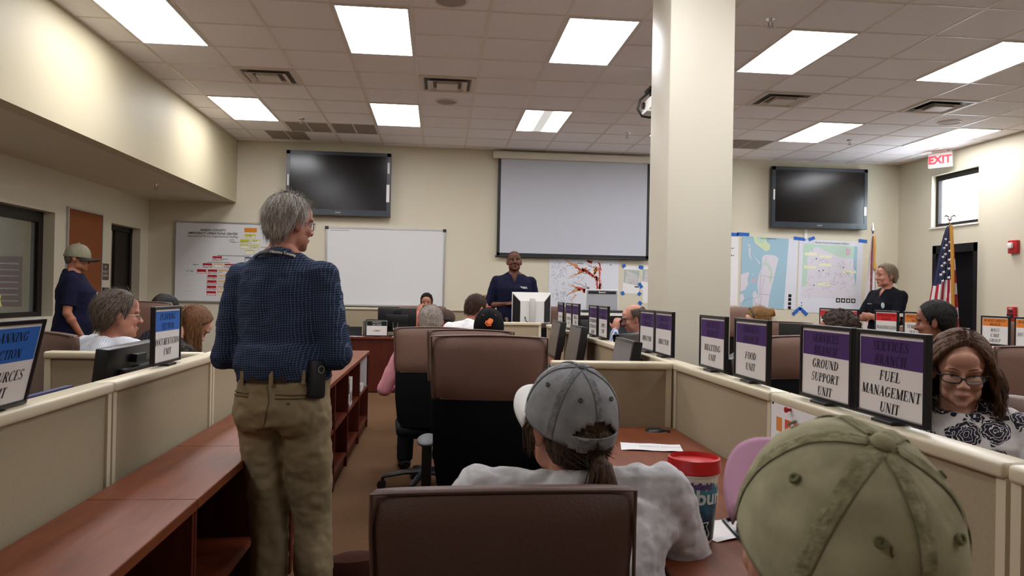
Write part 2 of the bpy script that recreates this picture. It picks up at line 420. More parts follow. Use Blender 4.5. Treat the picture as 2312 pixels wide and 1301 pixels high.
for c, r, l, rr in ((4, 4.2, 'round ceiling speaker next to the square vent', .13), (14, 4.1, 'round ceiling speaker near the right-wall lights'.replace('right-wall', 'EXIT sign'), .13), (4, -.8, 'round ceiling speaker cut by the top of the picture', .13)):
    t = thing('ceiling_speaker', l, 'speaker', (GX+(c+.5)*T, GY+(r+.5)*T, CEIL), group='round ceiling speakers')
    b = B(); b.lathe([(rr, .0), (rr, -.008), (rr-.012, -.012), (rr-.018, -.006)], 28); b.make('rim', VENT, t, smooth=True)
    b = B(); b.lathe([(rr-.018, -.006), (.05, -.008), (0.001, -.009)], 28); b.make('grille', mat('speaker_grille', 'A79C95', .7), t, smooth=True)
def sprinkler(x, y, z, l):
    t = thing('sprinkler_head', l, 'sprinkler', (x, y, z), group='ceiling sprinklers')
    b = B(); b.lathe([(.001, 0), (.038, 0), (.036, -.006), (.012, -.008), (.011, -.03), (.001, -.03)], 16); b.make('escutcheon', CHROME, t, smooth=True)
    b = B()
    for s in (-1, 1): b.tube([(s*.008, 0, -.028), (s*.018, 0, -.045), (s*.006, 0, -.066)], .004, 6)
    b.lathe([(.001, -.066), (.026, -.066), (.026, -.069), (.001, -.069)], 12); b.make('deflector', GREYM, t)
sprinkler(-1.783, 9.963, CEIL, 'sprinkler head on the ceiling before the wide TV')
sprinkler(2.543, 5.714, CEIL, 'sprinkler head on the ceiling beside the column top')
sprinkler(2.492, 10.025, CEIL, 'sprinkler head on the ceiling before the projection screen')
sprinkler(5.56, 9.908, CEIL, 'sprinkler head on the ceiling before the TV with maps below')
sprinkler(-3.486, 9.741, SOF, 'sprinkler head under the dark soffit of the side aisle')
# projector hung on a pole, cable looping beneath
t = thing('projector', 'white ceiling projector with looping black cable peeking past the column', 'projector', (2.16, 7.28, CEIL))
b = B(); b.lathe([(.07, 0), (.07, -.02), (.02, -.03), (.02, -.16), (.001, -.16)], 16); b.make('pole', BLACK, t, smooth=True)
b = B(); b.box(-.17, .20, -.16, .16, -.38, -.26, bev=.02); b.box(-.19, .2, -.10, .10, -.40, -.375); b.make('body', WHITE, t, smooth=True)
b = B(); b.box(-.16, .16, -.10, .10, -.18, -.155); 
for sx in (-.13, .13): b.tube([(sx, 0, -.17), (sx, 0, -.27)], .01, 6)
b.make('bracket', BLACK, t)
b = B(); b.tube([(-.172, .07, -.31), (-.19, .07, -.31)], .035, 14); b.make('lens', BLACKG, t)
b = B(); b.tube([(-.02, 0, -.155), (-.14, 0, -.19), (-.23, 0, -.27), (-.255, 0, -.36), (-.21, 0, -.43), (-.13, 0, -.44), (-.06, 0, -.40)], .012, 8); b.make('cable', BLACK, t, smooth=True)
# EXIT sign on the ceiling
t = thing('exit_sign', 'white EXIT sign with red letters hanging by the clerestory window', 'exit sign', (7.20, 10.36, CEIL), R(-58))
bx('mount', WHITE, t, -.10, .10, -.05, .05, -.03, 0)
b = B(); b.box(-.165, .165, -.022, .022, -.245, -.03, bev=.008); b.make('housing', WHITE, t, smooth=True)
b = B(); sans(b, 'EXIT', 0, -.140, .155, .0235, bold=.006)
b.make('lettering', mat('exit_red', 'F0303C', .5, emit=1.2), t)

t = thing('office_fill_light', 'small unseen light added in the office to brighten the wall behind the door', 'ceiling light', (-4.85, 10.9, SOF))  # unseen lamp, added to brighten the wall strip in the doorway
b = B(); b.box(-.15, .15, -.3, .3, -.02, 0); b.make('frame', TBAR, t); bx('diffuser', mat('office_fill_bright', 'FFF6E0', .5, emit=3.0), t, -.13, .13, -.28, .28, -.026, -.02)
t = thing('office_fill_light', 'dim unseen light added to light the office beyond the glass', 'ceiling light', (-5.3, 9.4, SOF))  # unseen lamp, added so the office interior is not black
b = B(); b.box(-.3, .3, -.6, .6, -.02, 0); b.make('frame', TBAR, t); bx('diffuser', mat('office_fill_dim', 'FFF6E0', .5, emit=.9), t, -.27, .27, -.57, .57, -.026, -.02)

st('trim_2', mat('office_post', 'D9D2B0', .6), None, -5.92, -5.83, 11.50, 11.60, 0, SOF)
# ---------------------------------------------------------------- things on the walls
def tv(x0, x1, z0, z1, label):
    w, h = x1-x0, z1-z0
    t = thing('tv', label, 'television', ((x0+x1)/2, YB, z0), group='wall TVs')
    b = B(); b.box(-.3, .3, -.05, 0, h*.3, h*.75); b.make('wall_mount', BLACK, t)
    b = B(); b.box(-w/2, w/2, -.14, -.05, 0, h, bev=.008); b.make('housing', mat('tv_shell', '1E252C', .35, .5), t, smooth=True)
    b = B(); e = .055
    b.box(-w/2+.004, -w/2+e, -.150, -.14, .09, h-.004); b.box(w/2-e, w/2-.004, -.150, -.14, .09, h-.004)
    b.box(-w/2+.004, w/2-.004, -.150, -.14, h-e, h-.004); b.box(-w/2+.004, w/2-.004, -.152, -.14, .004, .09)
    b.make('bezel', mat('tv_bezel', '2A333B', .28, .5), t)
    bx('screen', mat('tv_screen', '0A0709', .19, .38), t, -w/2+e, w/2-e, -.1445, -.139, .09, h-e)
    b = B(); sans(b, 'SONY', 0, .045, .032, .1525, bold=.001); b.make('lettering', GREYM, t)
    b = B(); b.box(w/2-.06, w/2-.015, -.153, -.150, .22, .48 if x0 < 0 else .36); b.box(-w/2+.02, -w/2+.045, -.153, -.15, h*.45, h*.62)
    if x0 < 0: b.box(w/2-.05, w/2-.02, -.153, -.15, h*.68, h*.85)
    b.make('paper_tag', PAPER, t)
tv(-2.265, -.738, 2.47, 3.42, 'wide black TV on the wall above the two whiteboards')
tv(5.17, 6.745, 2.485, 3.445, 'black wall TV above the two big taped-up maps')
ALU = mat('aluminium_frame', 'B9B8B4', .35, .5, metal=.7)
WB = mat('whiteboard_white', 'DCDCDC', .22, .5)
def board(name, x0, x1, z0, z1, label, surf=WB, cat='whiteboard'):
    t = thing(name, label, cat, ((x0+x1)/2, YB, (z0+z1)/2)); w, h = (x1-x0)/2, (z1-z0)/2
    b = B()
    for s in (-1, 1):
        b.box(s*w-.012, s*w+.012, -.028, 0, -h, h); b.box(-w, w, -.028, 0, s*h-.012, s*h+.012)
    b.make('frame', ALU, t)
    bx('panel', surf, t, -w+.012, w-.012, -.02, 0, -h+.012, h-.012)
    return t, w, h
t, w, h = board('whiteboard', -1.675, .078, 1.145, 2.305, 'plain white empty whiteboard between the standing man and the podium')
b = B(); b.box(-w+.1, w*.75, -.075, -.028, -h-.012, -h+.004); b.make('marker_tray', ALU, t)
b = B(); 
for sx in (-1, 1):
    b.box(sx*w-.025, sx*w+.025, -.032, 0, h-.03, h+.016)
b.make('corner_cap', BLACK, t)
b = B(); b.box(-w+.05, -w+.33, -.0215, -.020, h-.045, h-.04); b.make('marker_line', INK, t)
# staffing chart whiteboard
t, w, h = board('chart_board', -3.855, -2.45, 1.160, 2.328, 'whiteboard printed with the coloured county staffing chart and marker notes', cat='whiteboard')
D0 = .0205
def P(px, py):   # chart position from the enlarged view of the board (board corner at 80,70; 1165 tall units)
    k = 1.168/1165
    return (-w + (px-80)*k, h - (py-70-(px-80)*.02)*k)
cols = {'r': 'B0202C', 'o': 'D9832B', 'y': 'C9C32A', 'b': '34345C', 't': 'DDA868', 'g': 'B9B9B0'}
cm = [mat('chart_'+k, v, .6, .2) for k, v in cols.items()]
b = B()
def cell(x0, y0, x1, y1, k, head=.45, open_=True):
    i = list(cols).index(k); b.mi = i
    p, q = P(x0, y0), P(x1, y1)
    b.poly([(p[0], q[1]), (q[0], q[1]), (q[0], p[1]), (p[0], p[1])], D0)
    if open_:
        b.mi = 6; e = .006; m = p[1]+(q[1]-p[1])*head
        b.poly([(p[0]+e, q[1]+e), (q[0]-e, q[1]+e), (q[0]-e, m), (p[0]+e, m)], D0+.0006)
cell(1060, 155, 1240, 225, 'o', open_=False); cell(1065, 247, 1225, 312, 'y'); cell(1003, 325, 1135, 392, 'y', .6); cell(1160, 330, 1285, 392, 'y', .25)
cell(1003, 402, 1130, 465, 'y', .3); cell(1158, 408, 1285, 468, 'y', .3); cell(1075, 483, 1207, 548, 'y', .25)
cell(613, 575, 747, 640, 'r', .5); cell(1073, 588, 1215, 655, 'b', .3); cell(990, 690, 1120, 755, 'b', .3)
cell(477, 678, 610, 745, 'r', .5); cell(635, 685, 765, 748, 't', .25); cell(788, 688, 920, 752, 'r', .35)
cell(397, 767, 527, 832, 'r', .65)
for j in range(5):
    y = 770+j*79.5
    cell(553-j*3, y, 685-j*3, y+66, 'r', .55); cell(709-j*2, y+5, 838-j*2, y+70, 't', .35); cell(863, y+8, 995, y+73, 'r', .5)
for j in range(5): cell(248-j*3, 770+j*79, 370-j*2, 776+j*79, 'g', open_=False)
b.mi = 7
def ln(x0, y0, x1, y1, r=.0018):
    p, q = P(x0, y0), P(x1, y1); b.poly([(min(p[0], q[0])-r, min(p[1], q[1])-r), (max(p[0], q[0])+r, min(p[1], q[1])-r), (max(p[0], q[0])+r, max(p[1], q[1])+r), (min(p[0], q[0])-r, max(p[1], q[1])+r)], D0+.0003)
ln(1148, 225, 1148, 590); ln(683, 570, 1144, 570); ln(683, 570, 683, 668); ln(543, 668, 857, 668); ln(543, 668, 543, 680); ln(857, 668, 857, 690); ln(700, 668, 700, 1120); ln(540, 745, 540, 1110); ln(857, 750, 857, 1110)
b.make('staffing_chart', cm + [mat('chart_white', 'E4E2DE', .6), mat('chart_line', '8A8A86', .6)], t, norm=False)
b = B()
for txt, px, py, s, bo in (('NASSAU COUNTY', 610, 195, .044, .0012), ('EMERGENCY OPERATIONS CENTER', 610, 243, .044, .0012), ('Operational Period Organizational Staffing', 608, 285, .042, .0003)):
    x, z = P(px, py); sans(b, txt, x, z, s, D0, shear=.25, bold=bo)
b.make('chart_heading', INK, t)
b = B()
for i, (px, py, ww, hh) in enumerate([(845, 350, .07, .028), (855, 378, .13, .03), (1015, 380, .11, .03), (1185, 365, .06, .025), (1085, 292, .08, .022), (1160, 452, .11, .018), (1300, 448, .10, .012), (620, 628, .12, .022), (740, 628, .10, .012), (490, 742, .11, .03), (800, 740, .14, .025), (330, 710, .09, .02), (250, 808, .09, .025), (560, 828, .11, .02), (715, 822, .05, .02), (715, 905, .08, .02), (555, 905, .11, .02), (720, 985, .10, .02), (555, 985, .11, .02), (722, 1060, .09, .02), (560, 1060, .10, .02), (868, 830, .08, .02), (1085, 635, .08, .02)]):
    x, z = P(px, py); scrawl(b, x, z, ww, hh, D0+.001, i, .0022)
b.make('marker_notes', INK, t)
# projection screen
t = thing('projection_screen', 'pulled-down blank projection screen with black border', 'projection screen', (2.07, YB, 0))
b = B(); b.box(-1.285, 1.21, -.13, -.01, 3.415, 3.525, bev=.02); b.make('housing', mat('screen_case', 'D9D4C4', .45), t, smooth=True)
FAB = mat('screen_fabric', 'BFC1CA', .8, .2)
bx('fabric', FAB, t, -1.20, 1.165, -.072, -.070, 1.93, 3.42)
b = B(); b.box(-1.20, -1.155, -.0735, -.0725, 1.93, 3.42); b.box(1.12, 1.165, -.0735, -.0725, 1.93, 3.42); b.box(-1.20, 1.165, -.0735, -.0725, 1.93, 1.985)
b.make('border', BLACK, t)
b = B(); b.tube([(-1.22, -.071, 1.93), (1.185, -.071, 1.93)], .014, 8); b.make('weight_bar', BLACK, t)
# ---- paper maps
GREEN = mat('map_green', 'B9D3C0', .7, .2); SEA = mat('map_sea', '9FBFCF', .7, .2); LAND = mat('map_land', 'D6D2DA', .7, .2); YEL = mat('map_yellow_green', 'CBD9B0', .7, .2)
NOTE = mat('map_note', 'E3E2C2', .7, .2); SHEET = mat('map_sheet', 'D9DAE2', .7, .2); REDM = mat('map_red', 'D2533F', .7, .2); ORM = mat('map_orange', 'D98A45', .7, .2); LINE = mat('map_line', '6E6E7C', .7, .2); ROSE = mat('map_rose', 'CDAFBB', .7, .2)
def wob(x0, z0, x1, z1, n, a, rr): return [(x0+(x1-x0)*i/n+rr.uniform(-a, a), z0+(z1-z0)*i/n+rr.uniform(-a, a)) for i in range(n+1)]
def stroke(b, pts, r0, r1, d):
    n = len(pts)
    for i in range(n-1):
        p, q = V((pts[i][0], pts[i][1])), V((pts[i+1][0], pts[i+1][1])); t_ = q-p
        if t_.length < 1e-6: continue
        m_ = V((-t_.y, t_.x)).normalized(); a = r0+(r1-r0)*i/n; c = r0+(r1-r0)*(i+1)/n
        b.poly([tuple(p-m_*a), tuple(q-m_*c), tuple(q+m_*c), tuple(p+m_*a)], d)
def tape(x, z, w, ang, y=YB-.0085, label='short strip of blue masking tape', hh=.025):
    t = thing('tape_strip', label, 'tape', (x, y, z)); t.rotation_euler = (0, R(ang), 0)
    bx('strip', BLUETAPE, t, -w/2, w/2, -.0012, .0012, -hh, hh)
# flood map beneath the screen
t = thing('flood_map', 'wide white map with orange and red flood branches under the projection screen', 'map', (2.235, YB-.003, 1.50))
bx('sheet', SHEET, t, -.545, .545, -.0025, 0, -.42, .425)
rr = random.Random(4); b = B(); d = .003
b.mi = 2
for i in range(170):
    x = rr.uniform(-.52, .02); z = rr.uniform(-.38, .38)
    if x > -.15 and z < -.05: x -= .3
    stroke(b, wob(x, z, x+rr.uniform(-.06, .06), z+rr.uniform(-.06, .06), 4, .008, rr), .0016, .0008, d)
for (x0, z0, x1, z1) in [(-.20, .34, .05, .20), (-.25, .12, .1, .25), (-.15, .07, .12, -.05), (.02, .05, .1, -.08), (-.2, -.1, .1, -.02), (-.28, .3, 0, .36), (-.1, .25, .15, .15), (-.28, -.16, -.1, -.02), (.05, .33, .22, .27)]:
    stroke(b, wob(x0, z0, x1, z1, 12, .014, rr), .003, .006, d+.0003)
b.mi = 1
for (x0, z0, x1, z1, r0, r1) in [(-.30, .39, -.1, .30, .004, .02), (-.22, .15, -.08, .20, .003, .012), (-.1, .20, .05, .27, .012, .03), (-.2, .02, -.05, -.06, .004, .022), (-.25, -.12, -.05, -.05, .003, .02), (-.19, -.22, -.12, -.13, .004, .008), (.16, .18, .2, .3, .02, .04), (.12, -.28, .22, -.30, .015, .02)]:
    stroke(b, wob(x0, z0, x1, z1, 10, .009, rr), r0, r1, d+.0006)
b.mi = 0
for (x0, z0, x1, z1, r0, r1) in [(-.16, .30, .0, .24, .006, .022), (-.02, .26, .10, .20, .03, .018), (.08, .20, .24, .10, .018, .03), (-.12, -.01, .05, -.08, .008, .032), (.0, -.06, .14, -.10, .03, .04), (.12, -.12, .24, -.24, .035, .03), (.04, .40, .12, .37, .01, .03), (.24, .3, .26, -.18, .012, .012), (.20, .15, .22, -.1, .016, .014), (.26, .05, .25, -.22, .02, .016), (.23, .38, .27, .25, .008, .01)]:
    stroke(b, wob(x0, z0, x1, z1, 14, .010, rr), r0, r1, d+.0009)
b.mi = 3
for i in range(40): x, z = rr.uniform(.12, .27), rr.uniform(-.25, .2); stroke(b, wob(x, z, x+rr.uniform(-.03, .03), z+rr.uniform(-.03, .03), 3, .004, rr), .003, .002, d+.0012)
b.mi = 2; stroke(b, [(.28, .40), (.25, .30), (.27, .10), (.29, -.02), (.275, -.24)], .002, .002, d+.001)
for a in range(4): b.poly([(.42+.028*math.cos(a*math.pi/2), .34+.028*math.sin(a*math.pi/2)), (.42+.006*math.cos(a*math.pi/2+.8), .34+.006*math.sin(a*math.pi/2+.8)), (.42, .34), (.42+.006*math.cos(a*math.pi/2-.8), .34+.006*math.sin(a*math.pi/2-.8))], d)
b.make('map_print', [REDM, ORM, LINE, SHEET], t, norm=False)
tape(2.70, 1.165, .06, 55, label='blue tape at the lower corner of the flood map')
# two small printouts beside it
def small(x0, x1, z0, z1, label, tilt=0):
    t = thing('printout', label, 'paper map', ((x0+x1)/2, YB, (z0+z1)/2)); w, h = (x1-x0)/2, (z1-z0)/2; t.rotation_euler = (0, R(tilt), 0)
    bx('sheet', PAPER, t, -w, w, -.002, 0, -h, h)
    b = B(); b.mi = 0; b.poly([(-w*.96, -h*.25), (w*.96, -h*.45), (w*.96, h*.72), (-w*.96, h*.72)], .0024)
    b.mi = 1; b.poly([(-w*.8, -h*.25), (w*.96, -h*.45), (w*.96, h*.3), (w*.1, h*.5), (-w*.6, h*.66)], .0028)
    b.mi = 2
    q = random.Random(int(x0*100))
    for i in range(16): x, z = q.uniform(-w*.7, w*.9), q.uniform(-h*.3, h*.4); stroke(b, wob(x, z, x+q.uniform(-.05, .05), z+q.uniform(-.05, .05), 3, .006, q), .0012, .0012, .0032)
    b.make('map_print', [mat('map_grey_green', 'A9B5AA', .7), mat('map_grey', 'C6C4C4', .7), LINE], t, norm=False)
    if x0 < 3:
        b = B(); b.box(w*.45, w*.95, -.0026, -.0022, -h*.55, -h*.47); b.make('badge_row', INK, t)
small(2.855, 3.115, 1.405, 1.83, 'small grey county map printout taped beside the flood map', 2)
small(3.15, 3.42, 1.45, 1.83, 'second grey printout half hidden behind the column', 3)
for x, z, w_, a, l in ((2.86, 1.83, .055, -35, 'top corner of the small grey map, away from the column'), (3.135, 1.815, .075, 8, 'between the tops of the two grey printouts'), (3.13, 1.53, .09, 55, 'in the gap between the grey printouts, halfway down'), (2.85, 1.405, .055, 60, 'bottom corner of the small grey map, away from the column'), (3.115, 1.40, .055, -50, 'bottom corner of the small grey map, column side'), (3.13, 1.255, .06, 40, 'low on the wall under the grey printouts')):
    tape(x, z, w_, a, label='blue tape '+l)
t = thing('wall_paper_sheet', 'narrow sheet with a blue streak hung below the second grey printout', 'paper', (3.29, YB, 1.36))
bx('sheet', PAPER, t, -.12, .12, -.0015, 0, -.10, .12)
b = B(); stroke(b, [(.02, .04), (.0, -.03), (-.02, -.08)], .02, .012, .002); b.make('streak', SEA, t, norm=False)
# coast map and county map
t = thing('coast_map', 'pale blue taped map of a barrier island, green land at its top', 'map', (5.205, YB-.003, 1.765)); t.rotation_euler = (0, R(1.5), 0)
bx('sheet', SHEET, t, -.46, .46, -.0025, 0, -.555, .57)
b = B()
def pl(mi, d, pts): b.mi = mi; b.poly([((x-285)/855*.92-.46, .57-(z-125)/1000*1.125) for x, z in pts], .0028+d*.0004)
pl(0, 0, [(285, 1120), (960, 1130), (995, 130), (285, 125)])
pl(1, 1, [(445, 125), (640, 120), (660, 190), (715, 235), (710, 300), (650, 325), (560, 270), (480, 220)])
pl(2, 2, [(510, 125), (620, 125), (625, 190), (580, 220), (520, 190)])
pl(3, 1, [(600, 400), (650, 370), (790, 375), (850, 415), (800, 640), (760, 830), (730, 980), (720, 1115), (490, 1110), (480, 920), (520, 880), (545, 960), (560, 900), (540, 790), (560, 660), (600, 560)])
pl(2, 2, [(620, 480), (690, 480), (750, 560), (770, 680), (730, 800), (720, 690), (740, 620), (680, 520), (620, 520)])
pl(3, 1, [(285, 670), (400, 625), (410, 650), (390, 720), (400, 800), (360, 880), (285, 910)])
pl(3, 1, [(430, 350), (440, 365), (575, 500), (560, 510)]); pl(3, 1, [(385, 290), (420, 290), (415, 370), (440, 470), (400, 400)]); pl(3, 1, [(350, 240), (400, 240), (420, 280), (395, 270)])
pl(3, 1, [(285, 950), (330, 935), (350, 1000), (300, 1100), (285, 1110)]); pl(3, 1, [(455, 660), (480, 650), (475, 680)]); pl(4, 2, [(430, 750), (520, 700), (540, 720), (470, 780)])
b.mi = 5
for pts in ([(285, 1080), (400, 1010), (580, 970), (590, 620)], [(590, 930), (740, 935)], [(600, 670), (770, 690)], [(605, 1110), (605, 930)], [(500, 990), (510, 1060), (660, 1100)], [(660, 420), (660, 460)], [(640, 700), (600, 930)]):
    stroke(b, [((x-285)/855*.92-.46, .57-(z-125)/1000*1.125) for x, z in pts], .0018, .0018, .0046)
b.make('map_print', [SEA, YEL, GREEN, LAND, ROSE, LINE], t, norm=False)
b = B(); sans(b, '1% SLOSH BASIN MAP', -.04, .545, .028, .0050); sans(b, '2016', -.04, .518, .018, .0050)
for k, z in enumerate((-.34, -.40, -.465, -.53)): b.box(.335, .385, -.004, -.003, z-.024, z+.024)
b.make('print_marks', INK, t)
t = thing('county_map', 'white county evacuation map with pale yellow notes, taped up next to the flags', 'map', (6.235, YB-.003, 1.765)); t.rotation_euler = (0, R(1.0), 0)
bx('sheet', SHEET, t, -.545, .52, -.0025, 0, -.62, .545)
b = B()
def pl(mi, d, pts): b.mi = mi; b.poly([((x-1130)/810*1.05-.535, .545-(z-145)/1000*1.16) for x, z in pts], .0028+d*.0004)
pl(1, 0, [(1165, 940), (1865, 945), (1872, 210), (1175, 205)])
pl(2, 1, [(1175, 205), (1872, 210), (1870, 390), (1720, 375), (1600, 350), (1480, 300), (1370, 240), (1310, 250), (1300, 310), (1255, 290), (1225, 420), (1240, 560), (1225, 780), (1168, 800)])
pl(0, 2, [(1830, 215), (1872, 212), (1868, 760), (1840, 640), (1825, 420)]); pl(3, 2, [(1720, 240), (1790, 250), (1780, 330), (1730, 345)])
for x, z in ((1195, 325), (1380, 350), (1192, 505), (1380, 465), (1700, 545), (1370, 730)): pl(4, 3, [(x, z+38), (x+160, z+40), (x+160, z), (x, z)])
rr = random.Random(9); b.mi = 5
for i in range(60):
    x, z = rr.uniform(1260, 1830), rr.uniform(420, 920); stroke(b, wob((x-1130)/810*1.05-.535, .545-(z-145)/1000*1.16, (x+rr.uniform(-90, 90)-1130)/810*1.05-.535, .545-(z+rr.uniform(-70, 70)-145)/1000*1.16, 4, .006, rr), .0012, .0012, .0050)
b.make('map_print', [SEA, LAND, GREEN, ROSE, NOTE, LINE], t, norm=False)
b = B(); sans(b, 'Nassau County Evacuation Shelters', 0, .505, .040, .0052)
for x, z in ((1345, 405), (1385, 570), (1440, 560), (1700, 508), (1325, 770), (1175, 1015), (1175, 1055), (1175, 1100)):
    u, q = (x-1130)/810*1.05-.535, .545-(z-145)/1000*1.16
    b.poly([(u+.014*(1 if k % 2 == 0 else .5)*math.sin(k*math.pi/5), q+.014*(1 if k % 2 == 0 else .5)*math.cos(k*math.pi/5)) for k in range(10)][::-1], .0056)
for k in range(4): b.box(.095+k*.085, .165+k*.085, -.004, -.003, -.44, -.37)
b.make('print_marks', INK, t)
b = B()
for k in range(4): b.lathe([(.001, 0), (.022, 0)], 10, M=Mx.Translation((.13+k*.085, -.0045, -.405)) @ Mx.Rotation(R(90), 4, 'X'))
b.make('agency_seals', mat('seal_grey', 'C9C7BE', .6), t)
t = thing('note_sheet', 'white handwritten sheet cut off by the column edge', 'paper', (4.64, YB, 1.80))
bx('sheet', PAPER, t, -.14, .06, -.002, 0, -.55, .56)
b = B(); scrawl(b, -.07, .33, .06, .03, .0022, 2); scrawl(b, -.07, .22, .06, .03, .0022, 3); b.box(-.08, -.07, -.0024, -.002, -.30, -.24); b.make('handwriting', INK, t)
for x, z, w_, a, l in ((4.62, 2.365, .14, 2, 'at the very top next to the column'), (4.77, 2.372, .20, 2, 'on the coast map corner toward the column'), (5.70, 2.325, .19, 5, 'at the shared top corner of the coast map'), (5.90, 2.33, .11, -20, 'at the top of the county map, coast map side'), (6.76, 2.315, .14, 4, 'at the far top corner of the county map'),
        (4.60, 1.165, .16, -38, 'rising half of the chevron below the coast map'), (4.715, 1.165, .15, 40, 'falling half of the chevron below the coast map'), (5.67, 1.175, .17, -42, 'rising half of the chevron between the big maps'), (5.785, 1.17, .16, 42, 'falling half of the chevron between the big maps')):
    tape(x, z, w_, a, label='blue tape '+l, hh=.026)
t = thing('cord_cover', 'short vertical white cord cover under the TV with maps', 'cord cover', (5.80, YB, 2.43)); bx('channel', WHITE, t, -.025, .025, -.02, 0, -.10, .05)
# ---------------------------------------------------------------- right wall: fire alarm, pull station, flags
RED = mat('alarm_red', 'B3171F', .35, .5)
t = thing('fire_alarm', 'red fire alarm strobe high on the side wall behind the flag', 'fire alarm', (XR, 9.09, 2.09))
b = B(); b.box(-.05, 0, -.075, .075, -.085, .085, bev=.008); b.make('housing', RED, t, smooth=True)
b = B(); b.box(-.085, -.05, -.03, .045, -.02, .055, bev=.012); b.make('strobe_lens', WHITE, t, smooth=True)
t = thing('fire_pull_station', 'red pull station low on the side wall above the orange signs', 'fire alarm', (XR, 9.10, 1.23))
b = B(); b.box(-.05, 0, -.062, .062, -.09, .09, bev=.006); b.make('housing', RED, t, smooth=True)
b = B(); b.box(-.065, -.05, -.045, .045, -.05, .0); b.box(-.058, -.05, -.04, .04, .02, .05); b.make('pull_handle', mat('pull_black', '222024', .5), t)
b = B(); sans(b, 'FIRE', 0, .068, .035, 0); b.xform(Mx.Translation((-.0515, 0, 0)) @ Mx.Rotation(R(-90), 4, 'Z')); b.make('lettering', WHITE, t)
GOLD = mat('gold_fringe', 'C08A35', .6, .4, bump=.6, bscale=90); FRED = mat('flag_red', 'A91F2F', .75, .2, sheen=.3); FWH = mat('flag_white', 'DAD2D2', .75, .2, sheen=.3); FBL = mat('flag_blue', '1C2244', .75, .2, sheen=.3)
BRASS = mat('brass', 'B08A4A', .25, .5, metal=1)
def flag(x, y, ztop, zbot, wl, wr, label, kind, ang):
    """cloth hanging in folds from the top of a pole; wl and wr are how far it spreads to either side at the hem"""
    t = thing('flag', label, 'flag', (x, y, 0), ang)
    b = B(); b.lathe([(.14, 0), (.14, .02), (.05, .05), (.02, .07), (.001, .07)], 24); b.make('base', BRASS, t, smooth=True)
    b = B(); b.tube([(0, 0, .05), (0, 0, ztop+.03)], .013, 10); b.make('pole', BRASS if kind == 'us' else CHROME, t, smooth=True)
    b = B()
    if kind == 'us':
        b.lathe([(.001, ztop+.03), (.022, ztop+.05), (.012, ztop+.07), (.03, ztop+.09), (.03, ztop+.11), (.001, ztop+.14)], 14)
        for s in (-1, 1): b.tube([(0, 0, ztop+.12), (s*.05, 0, ztop+.15), (s*.075, 0, ztop+.12)], [.012, .016, .006], 6)
    else: b.lathe([(.001, ztop+.02), (.018, ztop+.05), (.024, ztop+.09), (.012, ztop+.15), (.001, ztop+.22)], 14)
    b.make('finial', CHROME, t, smooth=True)
    b = B(); nu, nv = 44, 60; vs = []
    def S(u, v):
        spread = v**.75
        X = (-wl*(1-u)+wr*u)*(.10+.90*spread)
        f = .05*(.25+.75*spread)*math.sin(u*15+1.0*v)+.02*math.sin(u*27+v*3)
        return V((X, -.035+f*(.4+.6*spread)-.02*u, ztop-v*(ztop-zbot)*(1-.06*abs(u-.45))))
    for j in range(nv+1): vs.append([b.bm.verts.new(S(i/nu, j/nv)) for i in range(nu+1)])
    for j in range(nv):
        for i in range(nu):
            u, v = (i+.5)/nu, (j+.5)/nv
            if kind == 'us':
                if v < .40+.10*(.6-u)*(1 if u < .6 else .2) and u < .82: mi = 2
                else: mi = int((u*9.0+v*1.1)) % 2
                if u >= .82: mi = int(v*11+.3) % 2
            else: mi = 1 if abs(u-.25-.35*v) > .10 else 0
            f = b.bm.faces.new((vs[j][i], vs[j][i+1], vs[j+1][i+1], vs[j+1][i])); f.material_index = mi
    if kind == 'us':
        b.mi = 1; rr = random.Random(3)
        for k in range(15):
            v = .10+.022*k; u = [.28, .62, .45][k % 3]+.05*math.sin(k*2.1)
            if v > .42: break
            p = S(u, v); p2 = S(u+.02, v); r = .034*(.6+.6*v)
            off = V((0, -.030, 0)); ax = V((1, 0, 0)); 
            b.face([p+off+ax*(r*(1 if q % 2 == 0 else .42)*math.sin(q*math.pi/5+.3))+V((0, 0, 1))*(r*(1 if q % 2 == 0 else .42)*math.cos(q*math.pi/5+.3)) for q in range(10)])
    c = b.make('cloth', [FRED, FWH, FBL], t, smooth=True, auto=180)
    md = c.modifiers.new('thickness', 'SOLIDIFY'); md.thickness = .003
    b = B(); b.tube([S(.83, .0+k*.0345)+V((0, -.032, 0)) for k in range(29)] if kind == 'us' else [S(.8, k*.02)+V((0, -.02, 0)) for k in range(15)], .022 if kind == 'us' else .014, 8, flat=.5); b.make('fringe', GOLD, t, smooth=True)
    b = B(); b.tube([(.02, -.05, ztop), (.03, -.06, ztop-.2), (.02, -.07, ztop-.42)], .008, 6); b.lathe([(.012, 0), (.022, -.02), (.026, -.10), (.001, -.10)], 10, M=Mx.Translation((.02, -.07, ztop-.42))); b.make('tassel', GOLD, t, smooth=True)
flag(6.93, 9.75, 2.40, .55, .34, .14, 'stars and stripes flag with gold fringe draped on a pole before the dark door', 'us', R(-30))
flag(6.72, 11.25, 2.37, .75, .13, .08, 'white state flag with a red bar and gold cord in the room corner', 'fl', R(-20))
